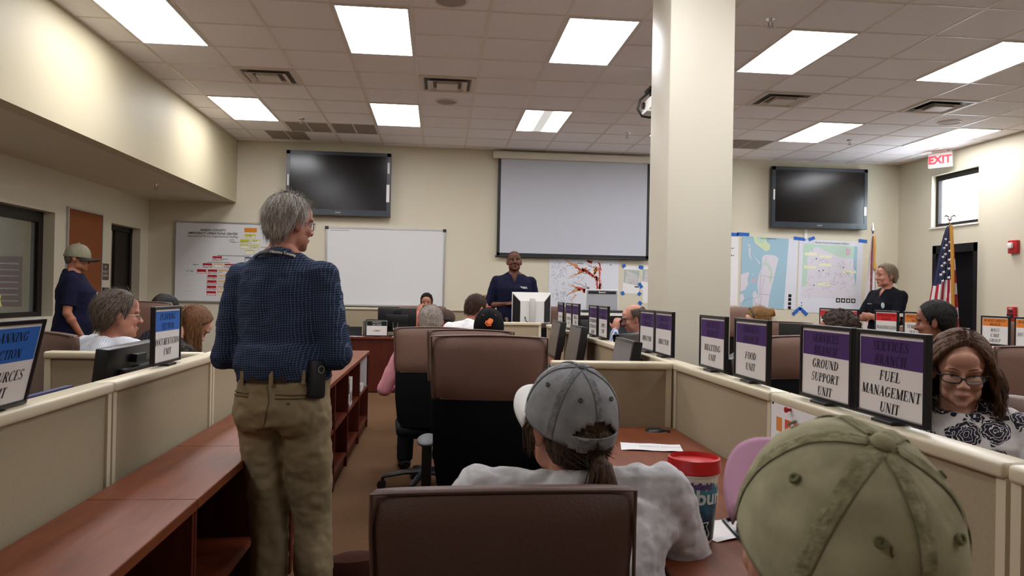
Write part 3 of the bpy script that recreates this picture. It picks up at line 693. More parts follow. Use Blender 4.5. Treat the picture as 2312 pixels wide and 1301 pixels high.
# ---------------------------------------------------------------- left wall: cork board, sign, card reader, whiteboard edge
def onleft(name, label, cat, y, z): return thing(name, label, cat, (XW, y, z), R(90))
t = onleft('cork_board', 'tall brown cork board with metal frame behind the man in the cap', 'cork board', 9.58, 1.63)
bx('cork', mat('cork', '8E5636', .9, .1, var=.15, vscale=120), t, -.44, .44, -.018, 0, -.62, .62)
b = B()
for s in (-1, 1): b.box(s*.445-.012, s*.445+.012, -.026, 0, -.635, .635); b.box(-.445, .445, -.026, 0, s*.627-.01, s*.627+.01)
b.make('frame', ALU, t)
t = onleft('room_sign', 'small brown room sign with white lettering by the office door', 'sign', 10.16, 1.545)
bx('plate', mat('sign_brown', '4A3730', .5), t, -.10, .10, -.01, 0, -.105, .105)
b = B(); 
for s, z in (('105', .06), ('POLICY', .0), ('ROOM', -.05)): sans(b, s, 0, z, .042, .0105)
b.make('lettering', WHITE, t)
t = onleft('card_reader', 'black card reader with a red light by the office door', 'card reader', 10.16, 1.25)
b = B(); b.box(-.075, .075, -.035, 0, -.095, .095, bev=.01); b.make('housing', BLACK, t, smooth=True)
bx('indicator_light', mat('red_led', 'E02018', .4, emit=1.5), t, .0, .06, -.038, -.034, -.02, .01)
t = onleft('side_whiteboard', 'narrow edge of a whiteboard beside the office window', 'whiteboard', 7.1, 1.58)
bx('panel', WB, t, -.60, .60, -.02, 0, -.42, .42); b = B()
for s in (-1, 1): b.box(s*.6-.012, s*.6+.012, -.027, 0, -.43, .43); b.box(-.6, .6, -.027, 0, s*.42-.01, s*.42+.01)
b.make('frame', ALU, t)
STICK = mat('sticky_note', 'D8D57C', .7, .2)
for y, z, a, l in ((7.80, 1.21, 6, 'upper yellow sticky note curling off the wall under the whiteboard edge'), (7.735, 1.07, -5, 'lower yellow sticky note on the wall under the whiteboard edge')):
    t = onleft('sticky_note', l, 'sticky note', y, z); t.rotation_euler = (R(4), R(a), R(90)); b = B(); b.rings([[(-.045, -.002, .05), (-.045, -.003, 0), (-.04, -.02, -.06)], [(.045, -.002, .05), (.045, -.003, 0), (.045, -.03, -.06)]], closed=False); b.make('note', STICK, t)
# things seen through the office window and door
t = thing('office_poster', 'dim red poster on the office wall behind the glass', 'poster', (-6.22, YB-.002, 1.40)); bx('sheet', mat('poster_red', '8A3A38', .7), t, -.28, .29, -.004, 0, -.36, .36)
b = B(); [b.box(-.2, .2, -.006, -.004, .25-k*.09, .27-k*.09) for k in range(7)]; b.make('printed_line', PAPER, t)
t = thing('office_desk', 'dark desk standing inside the office beyond the window', 'desk', (-5.3, 9.3, 0))
bx('top', BLACK, t, -.7, .7, -.9, .9, .72, .75); 
for s in (-1, 1): bx('side_panel', BLACK, t, -.68, .68, s*.86-.015, s*.86+.015, 0, .72)
t = thing('wall_cable', 'tangle of black cables hanging on the bright wall seen through the office door', 'cable', (-5.4, 11.50, 1.75)); 
b = B(); b.tube([(-.2, 0, .1), (-.05, -.05, .06), (.05, -.03, -.02), (.2, -.05, -.1)], .012, 6); b.tube([(-.15, 0, .16), (0, -.07, .12), (.1, -.03, 0), (.22, 0, .02)], .01, 6); b.make('strand', BLACK, t, smooth=True)
# ---------------------------------------------------------------- cubicle panels
FABRIC = mat('panel_fabric', 'A89A80', .95, .1, var=.10, vscale=300, bump=.2, bscale=900)
CAP = mat('panel_cap', 'CFC4A8', .32, .5)
def cub(x, y, length, along, label, z=1.065, thick=.06, ends=(1, 1), group='fabric cubicle panels'):
    """a cubicle panel starting at x, y and running along +x or +y"""
    t = thing('cubicle_panel', label, 'cubicle panel', (x, y, 0), 0 if along == 'x' else R(90), group)
    h = thick/2; g = .004
    bx('fabric_face', FABRIC, t, .03, length-.03, -h+.008, h-.008, .09, z-.035)
    bx('base_trim', CAP, t, g, length-g, -h, h, .01, .09)
    for i, xx in enumerate((g, length-.03)): bx('edge_post', CAP, t, xx, xx+.03-g, -h, h, .09, z-.03)
    b = B(); b.box(g*.5, length-g*.5, -h-.008, h+.008, z-.034, z, bev=.009, seg=3); b.make('top_cap', CAP, t, smooth=True)
    return t
LX = -1.06
for y0, n, l in ((.0, 1.08, 'cubicle panel carrying the tilted blue-topped sign'), (1.465, 1.08, 'cubicle panel below the tilted blue-topped sign'), (2.55, 1.08, 'cubicle panel carrying the upright blue-topped sign'), (3.635, 1.08, 'cubicle panel just behind the standing man in the checked shirt'), (4.72, 1.08, 'cubicle panel along the bookcases, hidden behind the standing man'), (5.805, 1.08, 'last cubicle panel of the bookcase row, hidden by the standing man')):
    cub(LX, y0 if y0 else .38, n, 'y', l)
cub(-1.80, 3.72, .70, 'x', 'short cubicle panel crossing behind the black monitor and the white striped shirt man')
RX = 1.13
for k, l in enumerate(('cubicle panel beside the olive cap wearer, closest to the frame edge', 'long cubicle panel with the fuel management sign and the pinned chart', 'cubicle panel carrying the billeting and food signs', 'cubicle panel carrying the two director signs', 'cubicle panel carrying two small purple signs', 'cubicle panel under two of the smallest purple signs', 'end cubicle panel beside the white monitor')):
    cub(RX, .325+k*1.045, 1.04, 'y', l)
cub(.525, 3.49, .57, 'x', 'short cubicle panel in front of the grey-capped woman, ending her desk')
cub(.27, 8.05, .83, 'x', 'cubicle panel below the back of the white monitor')
cub(-1.62, 11.34, 1.18, 'x', 'low cubicle panel under the plain whiteboard, beside the desk phone', z=1.12)
cub(-.43, 11.34, 1.18, 'x', 'low cubicle panel behind the man in the salmon shirt', z=1.12)
cub(3.42, 4.9, 1.18, 'y', 'cubicle panel carrying the orange temporary housing sign'); cub(3.42, 6.09, 1.18, 'y', 'cubicle panel carrying the red topped signs')
cub(4.25, 4.05, 1.18, 'y', 'cubicle panel carrying the distribution sign', z=1.04); cub(4.25, 5.235, 1.18, 'y', 'sunlit cubicle panel carrying the mass care sign', z=1.04)
# ---------------------------------------------------------------- bookcases along the aisle
def bookcase(y0, w, label):
    t = thing('bookcase', label, 'bookcase', (-.985, y0, 0), 0, 'low cherry bookcases along the aisle'); d = .31; h = .765; tk = .022
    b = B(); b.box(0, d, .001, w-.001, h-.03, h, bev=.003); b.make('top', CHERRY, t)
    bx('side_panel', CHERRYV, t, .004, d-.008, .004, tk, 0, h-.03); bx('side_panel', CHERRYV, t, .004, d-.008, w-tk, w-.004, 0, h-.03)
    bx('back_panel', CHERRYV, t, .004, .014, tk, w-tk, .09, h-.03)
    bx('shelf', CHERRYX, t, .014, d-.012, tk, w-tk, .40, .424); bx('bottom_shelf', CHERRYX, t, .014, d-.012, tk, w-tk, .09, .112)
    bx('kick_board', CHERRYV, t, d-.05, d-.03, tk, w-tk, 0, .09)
    return t
ys = [.0, .755, 1.51, 2.265, 3.02, 3.775, 4.53, 5.285, 6.04, 6.91]
for i, y in enumerate(ys):
    w = .755 if i < 8 else .87
    bookcase(y, w, ('low cherry bookcase under the tilted sign, at the frame corner', 'low cherry bookcase beside the big chair, closest to the camera', 'low cherry bookcase with empty compartments in the lower corner', 'low cherry bookcase touching the standing man\'s thigh', 'low cherry bookcase behind the standing man\'s legs', 'low cherry bookcase hidden behind the standing man', 'low cherry bookcase at the standing man\'s pocket', 'low cherry bookcase with an empty shelf past the standing man', 'low cherry bookcase holding the white binders', 'last low cherry bookcase of the aisle, with white papers inside')[i])
for k in range(4):
    t = thing('binder', ('white ring binder at the near end of the bookcase shelf', 'black and white ring binder, second on the bookcase shelf', 'white ring binder, third on the bookcase shelf', 'white ring binder at the far end of the bookcase shelf')[k], 'binder', (-.83, 6.12+k*.105, .425), 0, 'binders in the bookcase')
    b = B(); b.box(-.11, .13, -.035, .035, 0, .225 if k != 1 else .19); b.make('cover', [WHITE, BLACK][k == 1], t)
    b = B(); b.box(.131, .133, -.02, .02, .03, .11); b.make('spine_label', PAPER if k == 1 else GREYM, t)
for k, (y, z, l) in enumerate(((6.98, .425, 'white file box at the end of the last bookcase shelf'), (7.20, .425, 'white stacked papers on the last bookcase shelf'))):
    t = thing('file_box' if k == 0 else 'paper_stack', l, 'file box' if k == 0 else 'papers', (-.82, y, z))
    bx('body', WHITE, t, -.1, .12, 0, .10 if k == 0 else .24, 0, .27 if k == 0 else .06)
t = thing('poster_tube', 'tall white card standing at the end of the last bookcase', 'card', (-.80, 7.62, .425)); bx('card', PAPER, t, -.12, .11, 0, .012, 0, .30)
# ---------------------------------------------------------------- desks
def desk(name, label, x0, x1, y0, y1, legs, z=.765, m=CHERRY, cat='desk', panel=None):
    t = thing(name, label, cat, (x0, y0, 0)); w, d = x1-x0, y1-y0
    b = B(); b.box(0, w, 0, d, z-.03, z, bev=.004); b.make('top', m, t)
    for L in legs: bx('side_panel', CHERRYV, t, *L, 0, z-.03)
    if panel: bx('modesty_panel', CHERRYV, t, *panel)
    return t
desk('workstation_desk', 'long cherry desk in front of the grey-capped woman, red-lidded mug on it', .52, 1.096, -.2, 3.455, [(.02, .55, .02, .045), (.02, .55, 3.60, 3.64), (.02, .55, 1.9, 1.93)])
desk('workstation_desk', 'cherry desk with the three dark screens behind the short panel', .54, 1.096, 3.53, 7.98, [(.02, .53, .02, .05), (.02, .53, 4.40, 4.44), (.02, .53, 2.2, 2.23)])
desk('workstation_desk', 'dark desk before the woman in the floral blouse, behind the purple signs', 1.18, 1.64, 1.6, 4.56, [(.04, .44, .02, .05), (.04, .44, 2.90, 2.93)], m=BLACK)
desk('workstation_desk', 'dark desk under the small purple signs, beyond the column', 1.18, 1.64, 5.05, 7.6, [(.04, .44, .02, .05), (.04, .44, 2.49, 2.52)], m=BLACK)
desk('workstation_desk', 'desk behind the panel with the tilted blue-topped sign', -1.60, -1.10, .8, 3.66, [(.02, .48, .02, .05), (.02, .48, 2.75, 2.79)], m=CHERRYX)
desk('workstation_desk', 'dark cherry desk of the woman bending her head', -1.42, -1.10, 4.25, 6.1, [(.02, .30, .02, .05), (.02, .30, 1.78, 1.81)], m=CHERRYX)
desk('side_desk', 'dark cherry desk against the side wall beyond the seated man', -3.3, -2.45, 6.3, 7.5, [(.02, .83, .02, .05), (.02, .83, 1.14, 1.18)], m=CHERRYV)
desk('credenza', 'cherry cabinet below the office window', -4.21, -3.65, 5.6, 7.7, [(.02, .54, .02, .05), (.02, .54, 2.04, 2.08)], m=CHERRYV, panel=(.50, .54, .05, 2.04, .05, .73), cat='cabinet')
t = desk('finance_desk', 'cherry desk with full front panel under the finance sign', -1.55, .45, 10.32, 10.82, [(.02, .05, .03, .48), (1.95, 1.98, .03, .48)], z=.745, m=CHERRYX, panel=(.05, 1.95, .02, .05, 0.015, .715))
desk('podium_desk', 'desk behind the white monitor where the speaker stands', .3, 1.9, 8.12, 8.75, [(.02, .05, .03, .6), (1.55, 1.58, .03, .6)], m=BLACK)
desk('cross_desk', 'desk along the red topped signs', 3.46, 3.92, 5.2, 7.2, [(.02, .44, .02, .05), (.02, .44, 1.94, 1.98)], m=BLACK)
desk('cross_desk', 'white table behind the dark-haired man, under the orange signs', 4.30, 4.90, 4.1, 6.3, [(.03, .57, .02, .05), (.03, .57, 2.1, 2.14)], m=WHITE)
# ---------------------------------------------------------------- sign frames
def signm(n, c): return mat('sign_'+n, c, .6, .2)
HEADC = {'purple': signm('purple', '4A2C66'), 'blue': signm('blue', '2F66B4'), 'orange': signm('orange', 'DD8037'), 'red': signm('red', 'D8282A'), 'green': signm('dark_green', '12231E')}
FRAME = mat('sign_frame_black', '15131A', .3, .5)
SPAPER = mat('sign_paper', 'E3DDD8', .5, .3)
def sign(x, y, z, rz, head, hl, bl, label, tilt=0, text=INK, htext=None, frac=.40, group='framed unit signs on the panels', lift=.008):
    t = thing('framed_sign', label, 'sign', (x, y, z), rz, group)
    if tilt: t.rotation_euler = Euler((tilt, 0, rz), 'XYZ')
    w, h = .1375, .1005; e = .0115; zc = lift+e+h
    b = B()
    for s in (-1, 1):
        b.box(s*w if s > 0 else -w-e, w+e if s > 0 else -w, -.009, .009, zc-h-e, zc+h+e, bev=.002); b.box(-w-.001, w+.001, -.009, .009, zc+s*h if s > 0 else zc-h-e, zc+h+e if s > 0 else zc-h, bev=.002)
    b.make('frame', FRAME, t)
    bx('backing', FRAME, t, -w, w, .0, .008, zc-h, zc+h)
    b = B(); b.box(-.045, .045, -.026, .026, 0, .009, bev=.002); b.box(-.035, .035, .0092, .018, .006, lift+.05); b.make('stand', FRAME, t)
    bx('paper', SPAPER, t, -w, w, -.004, .0, zc-h, zc+h)
    b = B(); zb = zc+h-2*h*frac; b.poly([(-w+.004, zb), (w-.004, zb), (w-.004, zc+h-.008), (-w+.004, zc+h-.008)], .0044); b.make('header_band', HEADC[head], t, norm=False)
    b = B(); n = len(hl); hh = 2*h*frac-.010; q = min(.0235, hh/n*.68)
    for i, s in enumerate(hl): serif(b, s, 0, zb+hh*(n-i-.5)/n-q/2, q, .0050, wmax=2*w*.88, wide=1.12)
    b.make('header_lettering', htext or text, t, norm=False)
    b = B(); n = len(bl); hh = 2*h*(1-frac); q = .0255; st = min(.040, hh/n)
    for i, s in enumerate(bl): serif(b, s, 0, zb-hh*.52+st*(n/2-i-.5)-q/2, q, .0050, wmax=2*w*.95, wide=1.12)
    b.make('lettering', text, t, norm=False)
    return t
PT = mat('sign_purple_lettering', '2A1A38', .6, .2)
SX = 1.142; ZT = 1.065
for y, bl, l in ((1.82, ('FUEL', 'MANAGEMENT', 'UNIT'), 'purple-topped framed sign reading FUEL MANAGEMENT UNIT'), (2.143, ('GROUND', 'SUPPORT', 'UNIT'), 'purple-topped framed sign reading GROUND SUPPORT UNIT'),
        (2.678, ('FOOD', 'UNIT'), 'purple-topped framed sign reading FOOD UNIT'), (3.068, ('BILLETING', 'UNIT'), 'purple-topped framed sign reading BILLETING UNIT'),
        (3.756, ('DIRECTOR',), 'purple-topped sign reading DIRECTOR, facing the grey cap side clearly'), (4.063, ('DIRECTOR',), 'purple-topped DIRECTOR sign next to the striped shirt man'),
        (5.172, ('SUPPLY', 'UNIT'), 'small purple-topped sign, second from the balding man'), (5.517, ('INFORMATION', 'TECHNOLOGY', 'GROUP'), 'small purple-topped sign with three lines before the silver board'),
        (6.232, ('MEDICAL', 'CARE', 'UNIT'), 'third small purple-topped sign from the white monitor'), (6.56, ('FACILITIES', 'UNIT'), 'middle one of the three small purple signs by the white monitor'), (7.015, ('LOCATION', 'UNIT'), 'smallest purple-topped sign, beside the white monitor')):
    sign(SX, y, ZT, R(-90), 'purple', ('SERVICES', 'BRANCH'), bl, l, htext=PT)
sign(-1.06, 1.925, 1.06, R(90), 'blue', ('PLANNING', 'SECTION'), ('RESOURCES', 'UNIT'), 'blue-topped PLANNING SECTION sign cut off by the frame edge', tilt=R(12), frac=.47)
sign(-1.06, 3.108, 1.065, R(90), 'blue', ('PLANNING', 'SECTION'), ('DOCUMENTATION', 'UNIT'), 'blue-topped sign reading DOCUMENTATION UNIT', frac=.42)
for x, y, a, hd, hl, bl, l in ((3.42, 6.39, -90, 'red', ('SERVICES',), ('GROUP',), 'red-topped framed sign furthest back, by the county map corner'), (3.42, 6.06, -90, 'red', ('BRANCH',), ('GROUP',), 'red-topped framed sign beside the curly hair and crossed elbow'), (3.42, 5.52, -90, 'red', ('INFRASTRUCTURE', 'BRANCH'), ('TRANSPORTATION', 'GROUP'), 'red-topped framed sign reading TRANSPORTATION GROUP'),
        (3.42, 5.15, -90, 'orange', ('HUMAN SERVICES', 'BRANCH'), ('TEMPORARY', 'HOUSING', 'GROUP'), 'orange-topped sign partly behind the dark-haired man'), (4.25, 5.44, -90, 'orange', ('HUMAN SERVICES', 'BRANCH'), ('MASS', 'CARE', 'GROUP'), 'orange-topped framed sign reading MASS CARE GROUP'), (4.25, 5.09, -90, 'orange', ('HUMAN SERVICES', 'BRANCH'), ('DISTRIBUTION', 'GROUP'), 'orange-topped sign cut off by the frame edge')):
    sign(x, y, 1.065 if x < 3.9 else 1.04, R(a), hd, hl, bl, l, frac=.33, lift=.006, text=INK)
sign(-.82, 10.46, .745, R(0), 'green', ('FINANCE', 'SECTION'), ('CHIEF',), 'dark-topped sign reading FINANCE SECTION CHIEF on the cherry desk', htext=WHITE, frac=.36, lift=.008)
# ---------------------------------------------------------------- monitors
SCR = mat('screen_grey', '4A4543', .25, .5); MBK = mat('monitor_black', '141416', .38, .5)
def monitor(label, x, y, z, rz, w=.50, h=.31, tilt=0, stand=.10, thick=.05, group='black desktop monitors', lit=None):
    """stands on z, front faces local -y"""
    t = thing('monitor', label, 'monitor', (x, y, z), rz, group); zb = stand
    M = Mx.Translation((0, 0, zb)) @ Mx.Rotation(tilt, 4, 'X')
    b = B(); b.box(-w/2, w/2, -thick/2, thick/2, 0, h, bev=.006, M=M); b.box(-w*.3, w*.3, thick/2, thick/2+.025, h*.2, h*.75, bev=.01, M=M); b.make('housing', MBK, t, smooth=True)
    b = B(); b.box(-w/2+.016, w/2-.016, -thick/2-.001, -thick/2+.002, .022, h-.016, M=M); b.make('screen', lit or SCR, t)
    b = B(); b.box(-w*.10, w*.10, thick/2, thick/2+.027, h*.80, h*.90, M=M); b.make('rear_vent', mat('vent_dark', '0A0A0B', .6), t)
    b = B(); b.lathe([(.001, 0), (.014, 0), (.014, .003), (.001, .003)], 14, M=M @ Mx.Translation((0, thick/2+.024, h*.32)) @ Mx.Rotation(R(-90), 4, 'X')); b.make('rear_emblem', mat('vent_dark', '0A0A0B', .6), t)
    b = B(); b.box(-.11, .11, -.09, .09, 0, .014, bev=.004); b.make('base', MBK, t, smooth=True)
    b = B(); b.box(-.035, .035, .01, .04, .012, zb+h*.45, bev=.006); b.make('neck', MBK, t, smooth=True)
    return t
monitor('dark screen on the desk behind the short panel, alone toward the column', .98, 4.02, .765, R(-90), .40, .30, R(-9), .075)
monitor('dark screen in the middle of three behind the short panel', .97, 5.42, .765, R(-90), .46, .31, R(-9), .075)
monitor('dark screen farthest along the row, beside the brown chair top', .97, 6.32, .765, R(-90), .46, .31, R(-9), .075)
monitor('back of a black monitor above the fabric panel on the bookcase side', -1.27, 3.21, .765, R(-88), .55, .32, R(-6), .055)
monitor('back of a black monitor before the bent-over woman', -1.26, 4.72, .765, R(-64), .46, .31, R(-6), .03)
monitor('back of a black monitor between the DIRECTOR and BILLETING signs', 1.40, 3.42, .765, R(62), .50, .31, R(-6), .03)
monitor('back of a black monitor in front of the striped shirt man', 1.40, 5.32, .765, R(52), .46, .31, R(-8), .03)
monitor('black monitor behind the FOOD UNIT sign', 1.42, 2.50, .765, R(70), .50, .31, R(-6), .0)
monitor('black monitor beside the smallest purple sign', 1.52, 8.25, .765, R(180), .47, .30, R(0), .03)
monitor('back of the black monitor on the finance desk', -.56, 10.68, .745, R(180), .53, .33, R(-4), .06)
monitor('black monitor behind the curly-haired man', 2.62, 5.05, .84, R(150), .50, .32, R(0), .04)
monitor('black monitor under the crossed-arm man', 3.66, 6.05, .765, R(-100), .44, .27, R(0), .02)
monitor('black monitor below the TRANSPORTATION sign', 3.02, 5.10, .765, R(175), .50, .28, R(0), .03)
desk('island_desk', 'dark island desk between the curly-haired man and the tan chair', 2.0, 3.3, 4.62, 5.25, [(.03, .06, .02, .6), (1.24, 1.27, .02, .6)], m=BLACK)
t = thing('white_monitor', 'back of an old white and black monitor in front of the speaker', 'monitor', (1.03, 8.36, .765))
b = B(); W8 = .21; H8 = .33; zb = .285
b.rings([[(-W8, .0, zb), (W8, .0, zb), (W8, 0, zb+H8), (-W8, 0, zb+H8)], [(-W8*.62, -.075, zb+.0), (W8*.62, -.075, zb+.0), (W8*.62, -.075, zb+H8*.72), (-W8*.62, -.075, zb+H8*.72)]]); b.make('back_cone', mat('pc_white', 'D9D7D2', .4), t)
for s in (-1, 1): b = B(); b.face([(s*W8*1.001, -.004, zb+.01), (s*W8*1.001, -.004, zb+H8*.96), (s*W8*.635, -.077, zb+H8*.70), (s*W8*.635, -.077, zb+.01)]); b.make('side_panel', BLACK, t)
b = B(); b.box(-W8-.006, W8+.006, 0, .04, zb-.01, zb+H8+.006, bev=.006); b.make('front_shell', WHITE, t, smooth=True)
b = B(); b.box(-.03, .03, -.10, -.07, 0.02, zb+H8*.82, bev=.006); b.make('neck', mat('pc_silver', 'BDBBB8', .35, metal=.3), t, smooth=True)
b = B()
for i in range(24): b.box(-.15+i*.0125, -.145+i*.0125, -.025, -.02, zb+H8-.055, zb+H8-.03, M=Mx.Translation((0, 0, 0)))
b.make('vent', GREYM, t)
b = B(); b.box(-.13, .13, -.12, .06, 0, .02, bev=.005); b.make('base', WHITE, t, smooth=True)
b = B(); b.tube([(-.08, -.08, zb+.07), (-.07, -.10, zb+.02), (-.02, -.11, zb-.005), (.02, -.11, zb+.01)], .005, 6); b.make('cable', BLACK, t, smooth=True)
# electronic copyboard and stand
t = thing('copyboard', 'silver board with a dark PANASONIC strip below the flood map', 'electronic board', (2.31, 10.62, 0))
bx('panel', mat('silver_panel', 'A9ABB0', .4, metal=.4), t, -.225, .225, -.02, .02, 1.16, 1.44)
b = B(); b.box(-.235, .235, -.018, .03, 1.15, 1.45, bev=.008); b.make('shell', WHITE, t, smooth=True)
bx('header_strip', BLACK, t, -.20, .20, -.024, -.018, 1.385, 1.425)
b = B(); sans(b, 'Panasonic', 0, 1.407, .025, .0245, bold=.001); b.make('lettering', WHITE, t)
b = B(); b.box(-.29, .29, -.10, .06, 1.12, 1.155, bev=.006); b.make('base', BLACK, t, smooth=True)
t = thing('rolling_table', 'white-edged table with black legs under the silver board', 'table', (2.55, 10.6, 0))
b = B(); b.box(-.80, .60, -.25, .30, 1.085, 1.118); b.make('top', WHITE, t)
bx('front_edge', BLACK, t, -.80, .60, -.255, -.25, 1.06, 1.085)
for sx in (-.76, .56): bx('leg', BLACK, t, sx-.02, sx+.02, -.2, .2, 0, 1.085)
bx('shelf', mat('grey_blue', '6D7A86', .5), t, -.74, .54, -.2, .25, .55, .58); bx('back_panel', mat('grey_blue', '6D7A86', .5), t, -.74, .54, .2, .22, .58, 1.06)
# ---------------------------------------------------------------- office chairs
LEATH = mat('chair_leather', '7A5C4F', .48, .4, bump=.12, bscale=160, var=.08, vscale=6)
LEATHD = mat('chair_leather_dark', '5A4238', .42, .5, bump=.12, bscale=160)
PIPING = mat('chair_piping', '5C453A', .45, .5)
MESHB = mat('chair_black_back', '0B0B0F', .8, .2)
ARMG = mat('armrest_grey', '4A4A4C', .55, .4)
def chair_back(t, w, z0, z1, zlow, y, m=LEATH, bow=.03, flare=.01):
    b = B(); n = 14; rings = []
    for k, (zz, th, ins) in enumerate([(z0, .03, .012), (z0+.015, .055, .003), (z0+.08, .07, 0), ((z0+z1)/2, .075, 0), (z1-.06, .07, -flare), (z1-.012, .05, -flare), (z1, .025, -flare+.012)]):
        pts = []
        hw = w/2-ins
        for i in range(n+1):
            u = -1+2*i/n; crown = .010*(1-u*u) if zz > z1-.02 else 0
            pts.append((u*hw, y+bow*u*u-th/2*(1-abs(u)**8*.7), zz+crown))
        for i in range(n, -1, -1):
            u = -1+2*i/n; crown = .010*(1-u*u) if zz > z1-.02 else 0
            pts.append((u*hw, y+bow*u*u+th/2*(1-abs(u)**8*.7), zz+crown))
        rings.append(pts)
    b.rings(rings); b.make('leather_back', m, t, smooth=True, auto=60)
    b = B(); hw = w/2+flare*.6
    path = [(-w/2+.004, y+bow-.018, z0+.01)]+[(-hw+(.004 if k < 3 else 0), y+bow-.018, z0+(z1-z0)*k/4) for k in range(1, 4)]
    path += [((-1+2*i/n)*hw, y+bow*(-1+2*i/n)**2-.022, z1-.004+.010*(1-(-1+2*i/n)**2)) for i in range(n+1)]
    path += [(hw, y+bow-.018, z0+(z1-z0)*k/4) for k in range(3, 0, -1)]+[(w/2-.004, y+bow-.018, z0+.01)]
    path += [((1-2*i/n)*(w/2-.004), y+bow*(1-2*i/n)**2-.020, z0+.008) for i in range(1, n)]
    b.tube(path, .0042, 6); b.make('piping', PIPING, t, smooth=True)
    b = B(); rings = []
    for zz, wf, yy in ((zlow, .80, .06), (zlow+.05, .92, .05), (zlow+.2, .99, .01), (z0+.005, 1.0, .0)):
        hw = w/2*wf-.006
        rings.append([((-1+2*i/n)*hw, y+yy+bow*(-1+2*i/n)**2-.02, zz) for i in range(n+1)]+[((1-2*i/n)*hw, y+yy+bow*(1-2*i/n)**2+.02, zz) for i in range(n+1)])
    b.rings(rings); b.make('lower_back', MESHB, t, smooth=True, auto=60)
def office_chair(label, x, y, rz, ztop=1.16, w=.52, padh=.30, arms=True, m=LEATH, zlow=.46, seat=.47, by=-.25, group='office chairs with leather upper backs'):
    t = thing('office_chair', label, 'chair', (x, y, 0), rz, group)
    chair_back(t, w, ztop-padh, ztop, zlow, by, m)
    b = B(); b.box(-w*.46, w*.46, by+.06, .24, seat-.08, seat, bev=.035, seg=4); b.make('seat', MESHB, t, smooth=True)
    if arms:
        for s in (-1, 1):
            b = B(); b.ell((s*(w/2+.03), -.03, seat+.205), (.048, .135, .020), u=18, v=10); a = b.make('armrest', ARMG, t, smooth=True, auto=180)
            b = B(); b.box(s*(w/2+.03)-.022, s*(w/2+.03)+.022, -.06, .01, seat-.05, seat+.195, bev=.006); b.box(min(s*(w/2+.05), s*.12), max(s*(w/2+.05), s*.12), -.05, .0, seat-.085, seat-.05); b.make('arm_post', BLACK, a, smooth=True)
    b = B(); b.tube([(0, 0, .10), (0, 0, .28)], .03, 12); b.tube([(0, 0, .28), (0, 0, seat-.08)], .018, 12); b.box(-.10, .10, -.12, .12, seat-.10, seat-.078); b.make('gas_column', BLACK, t, smooth=True)
    for k in range(5):
        a = 2*math.pi*k/5+.55; d = V((math.cos(a), math.sin(a), 0))
        b = B(); b.tube([d*.02+V((0, 0, .125)), d*.16+V((0, 0, .115)), d*.30+V((0, 0, .085))], [.034, .026, .018], 8, flat=.7); f = b.make('base_arm', BLACK, t, smooth=True)
        b = B(); e = d.cross(V((0, 0, 1)))
        for s in (-1, 1):
            c = d*.31+e*s*.018+V((0, 0, .030)); b.tube([c-e*.010, c+e*.010], .030, 14)
        b.tube([d*.30+V((0, 0, .085)), d*.31+V((0, 0, .04))], .010, 6); b.make('caster', BLACK, f, smooth=True)
    return t
office_chair('brown leather chair of the grey-capped woman, huge in the lower middle', .130, 1.70, R(2), .995, .50, .31, seat=.40, zlow=.40, m=mat('chair_leather_shaded', '553C33', .5, .3, bump=.12, bscale=160))  # darker copy of the chair leather: dim light put into its colour
office_chair('empty brown leather and black chair behind the grey-capped woman', .245, 3.62, R(-3), 1.178, .505, .285)
office_chair('brown leather chair under the man in the black cap', .215, 4.58, R(-6), 1.155, .48, .30, arms=False)
office_chair('brown leather chair of the grey-haired man with pink sleeve', -.055, 5.34, R(4), 1.130, .48, .30, arms=False)
office_chair('brown chair behind the man in the white striped shirt', -1.75, 4.16, R(-40), 1.13, .42, .40, m=LEATHD, arms=False)
office_chair('turned brown chair beside the striped shirt man\'s chair, edge-on', -1.80, 3.46, R(-80), 1.10, .48, .42, m=LEATHD, arms=False)
office_chair('brown chair of the hidden person behind the blue DOCUMENTATION sign', -2.24, 6.34, R(-12), 1.25, .50, .30, arms=False)
office_chair('chair behind the man in the salmon shirt', -.22, 10.96, R(180), 1.145, .66, .28, arms=False)
office_chair('brown chair top beside the white monitor', 1.45, 9.55, R(150), 1.20, .50, .28, arms=False)
office_chair('brown chair behind the woman with the hair bun', 2.93, 7.15, R(165), 1.27, .48, .30, arms=False)
office_chair('purplish brown chair beside the woman with the bun', 2.80, 6.15, R(-20), 1.18, .56, .28, arms=False)
office_chair('empty tan leather chair behind the FOOD UNIT sign', 2.03, 4.35, R(12), 1.16, .58, .24, arms=False)
office_chair('brown chair beyond the dark-haired man, before the flag', 4.72, 6.75, R(190), 1.13, .50, .26, arms=False)
office_chair('brown chair between the orange signs and the pull station', 5.30, 6.15, R(170), 1.19, .55, .26, arms=False)
office_chair('big brown chair cut by the frame edge below the orange signs', 3.22, 3.85, R(-20), 1.145, .50, .40, arms=False)
office_chair('chair under the woman in the floral blouse', 2.02, 2.72, R(75), 1.00, .50, .30, arms=False, m=LEATHD)
office_chair('chair under the wearer of the olive cap', .31, .28, R(10), .90, .48, .28, seat=.40, zlow=.40)
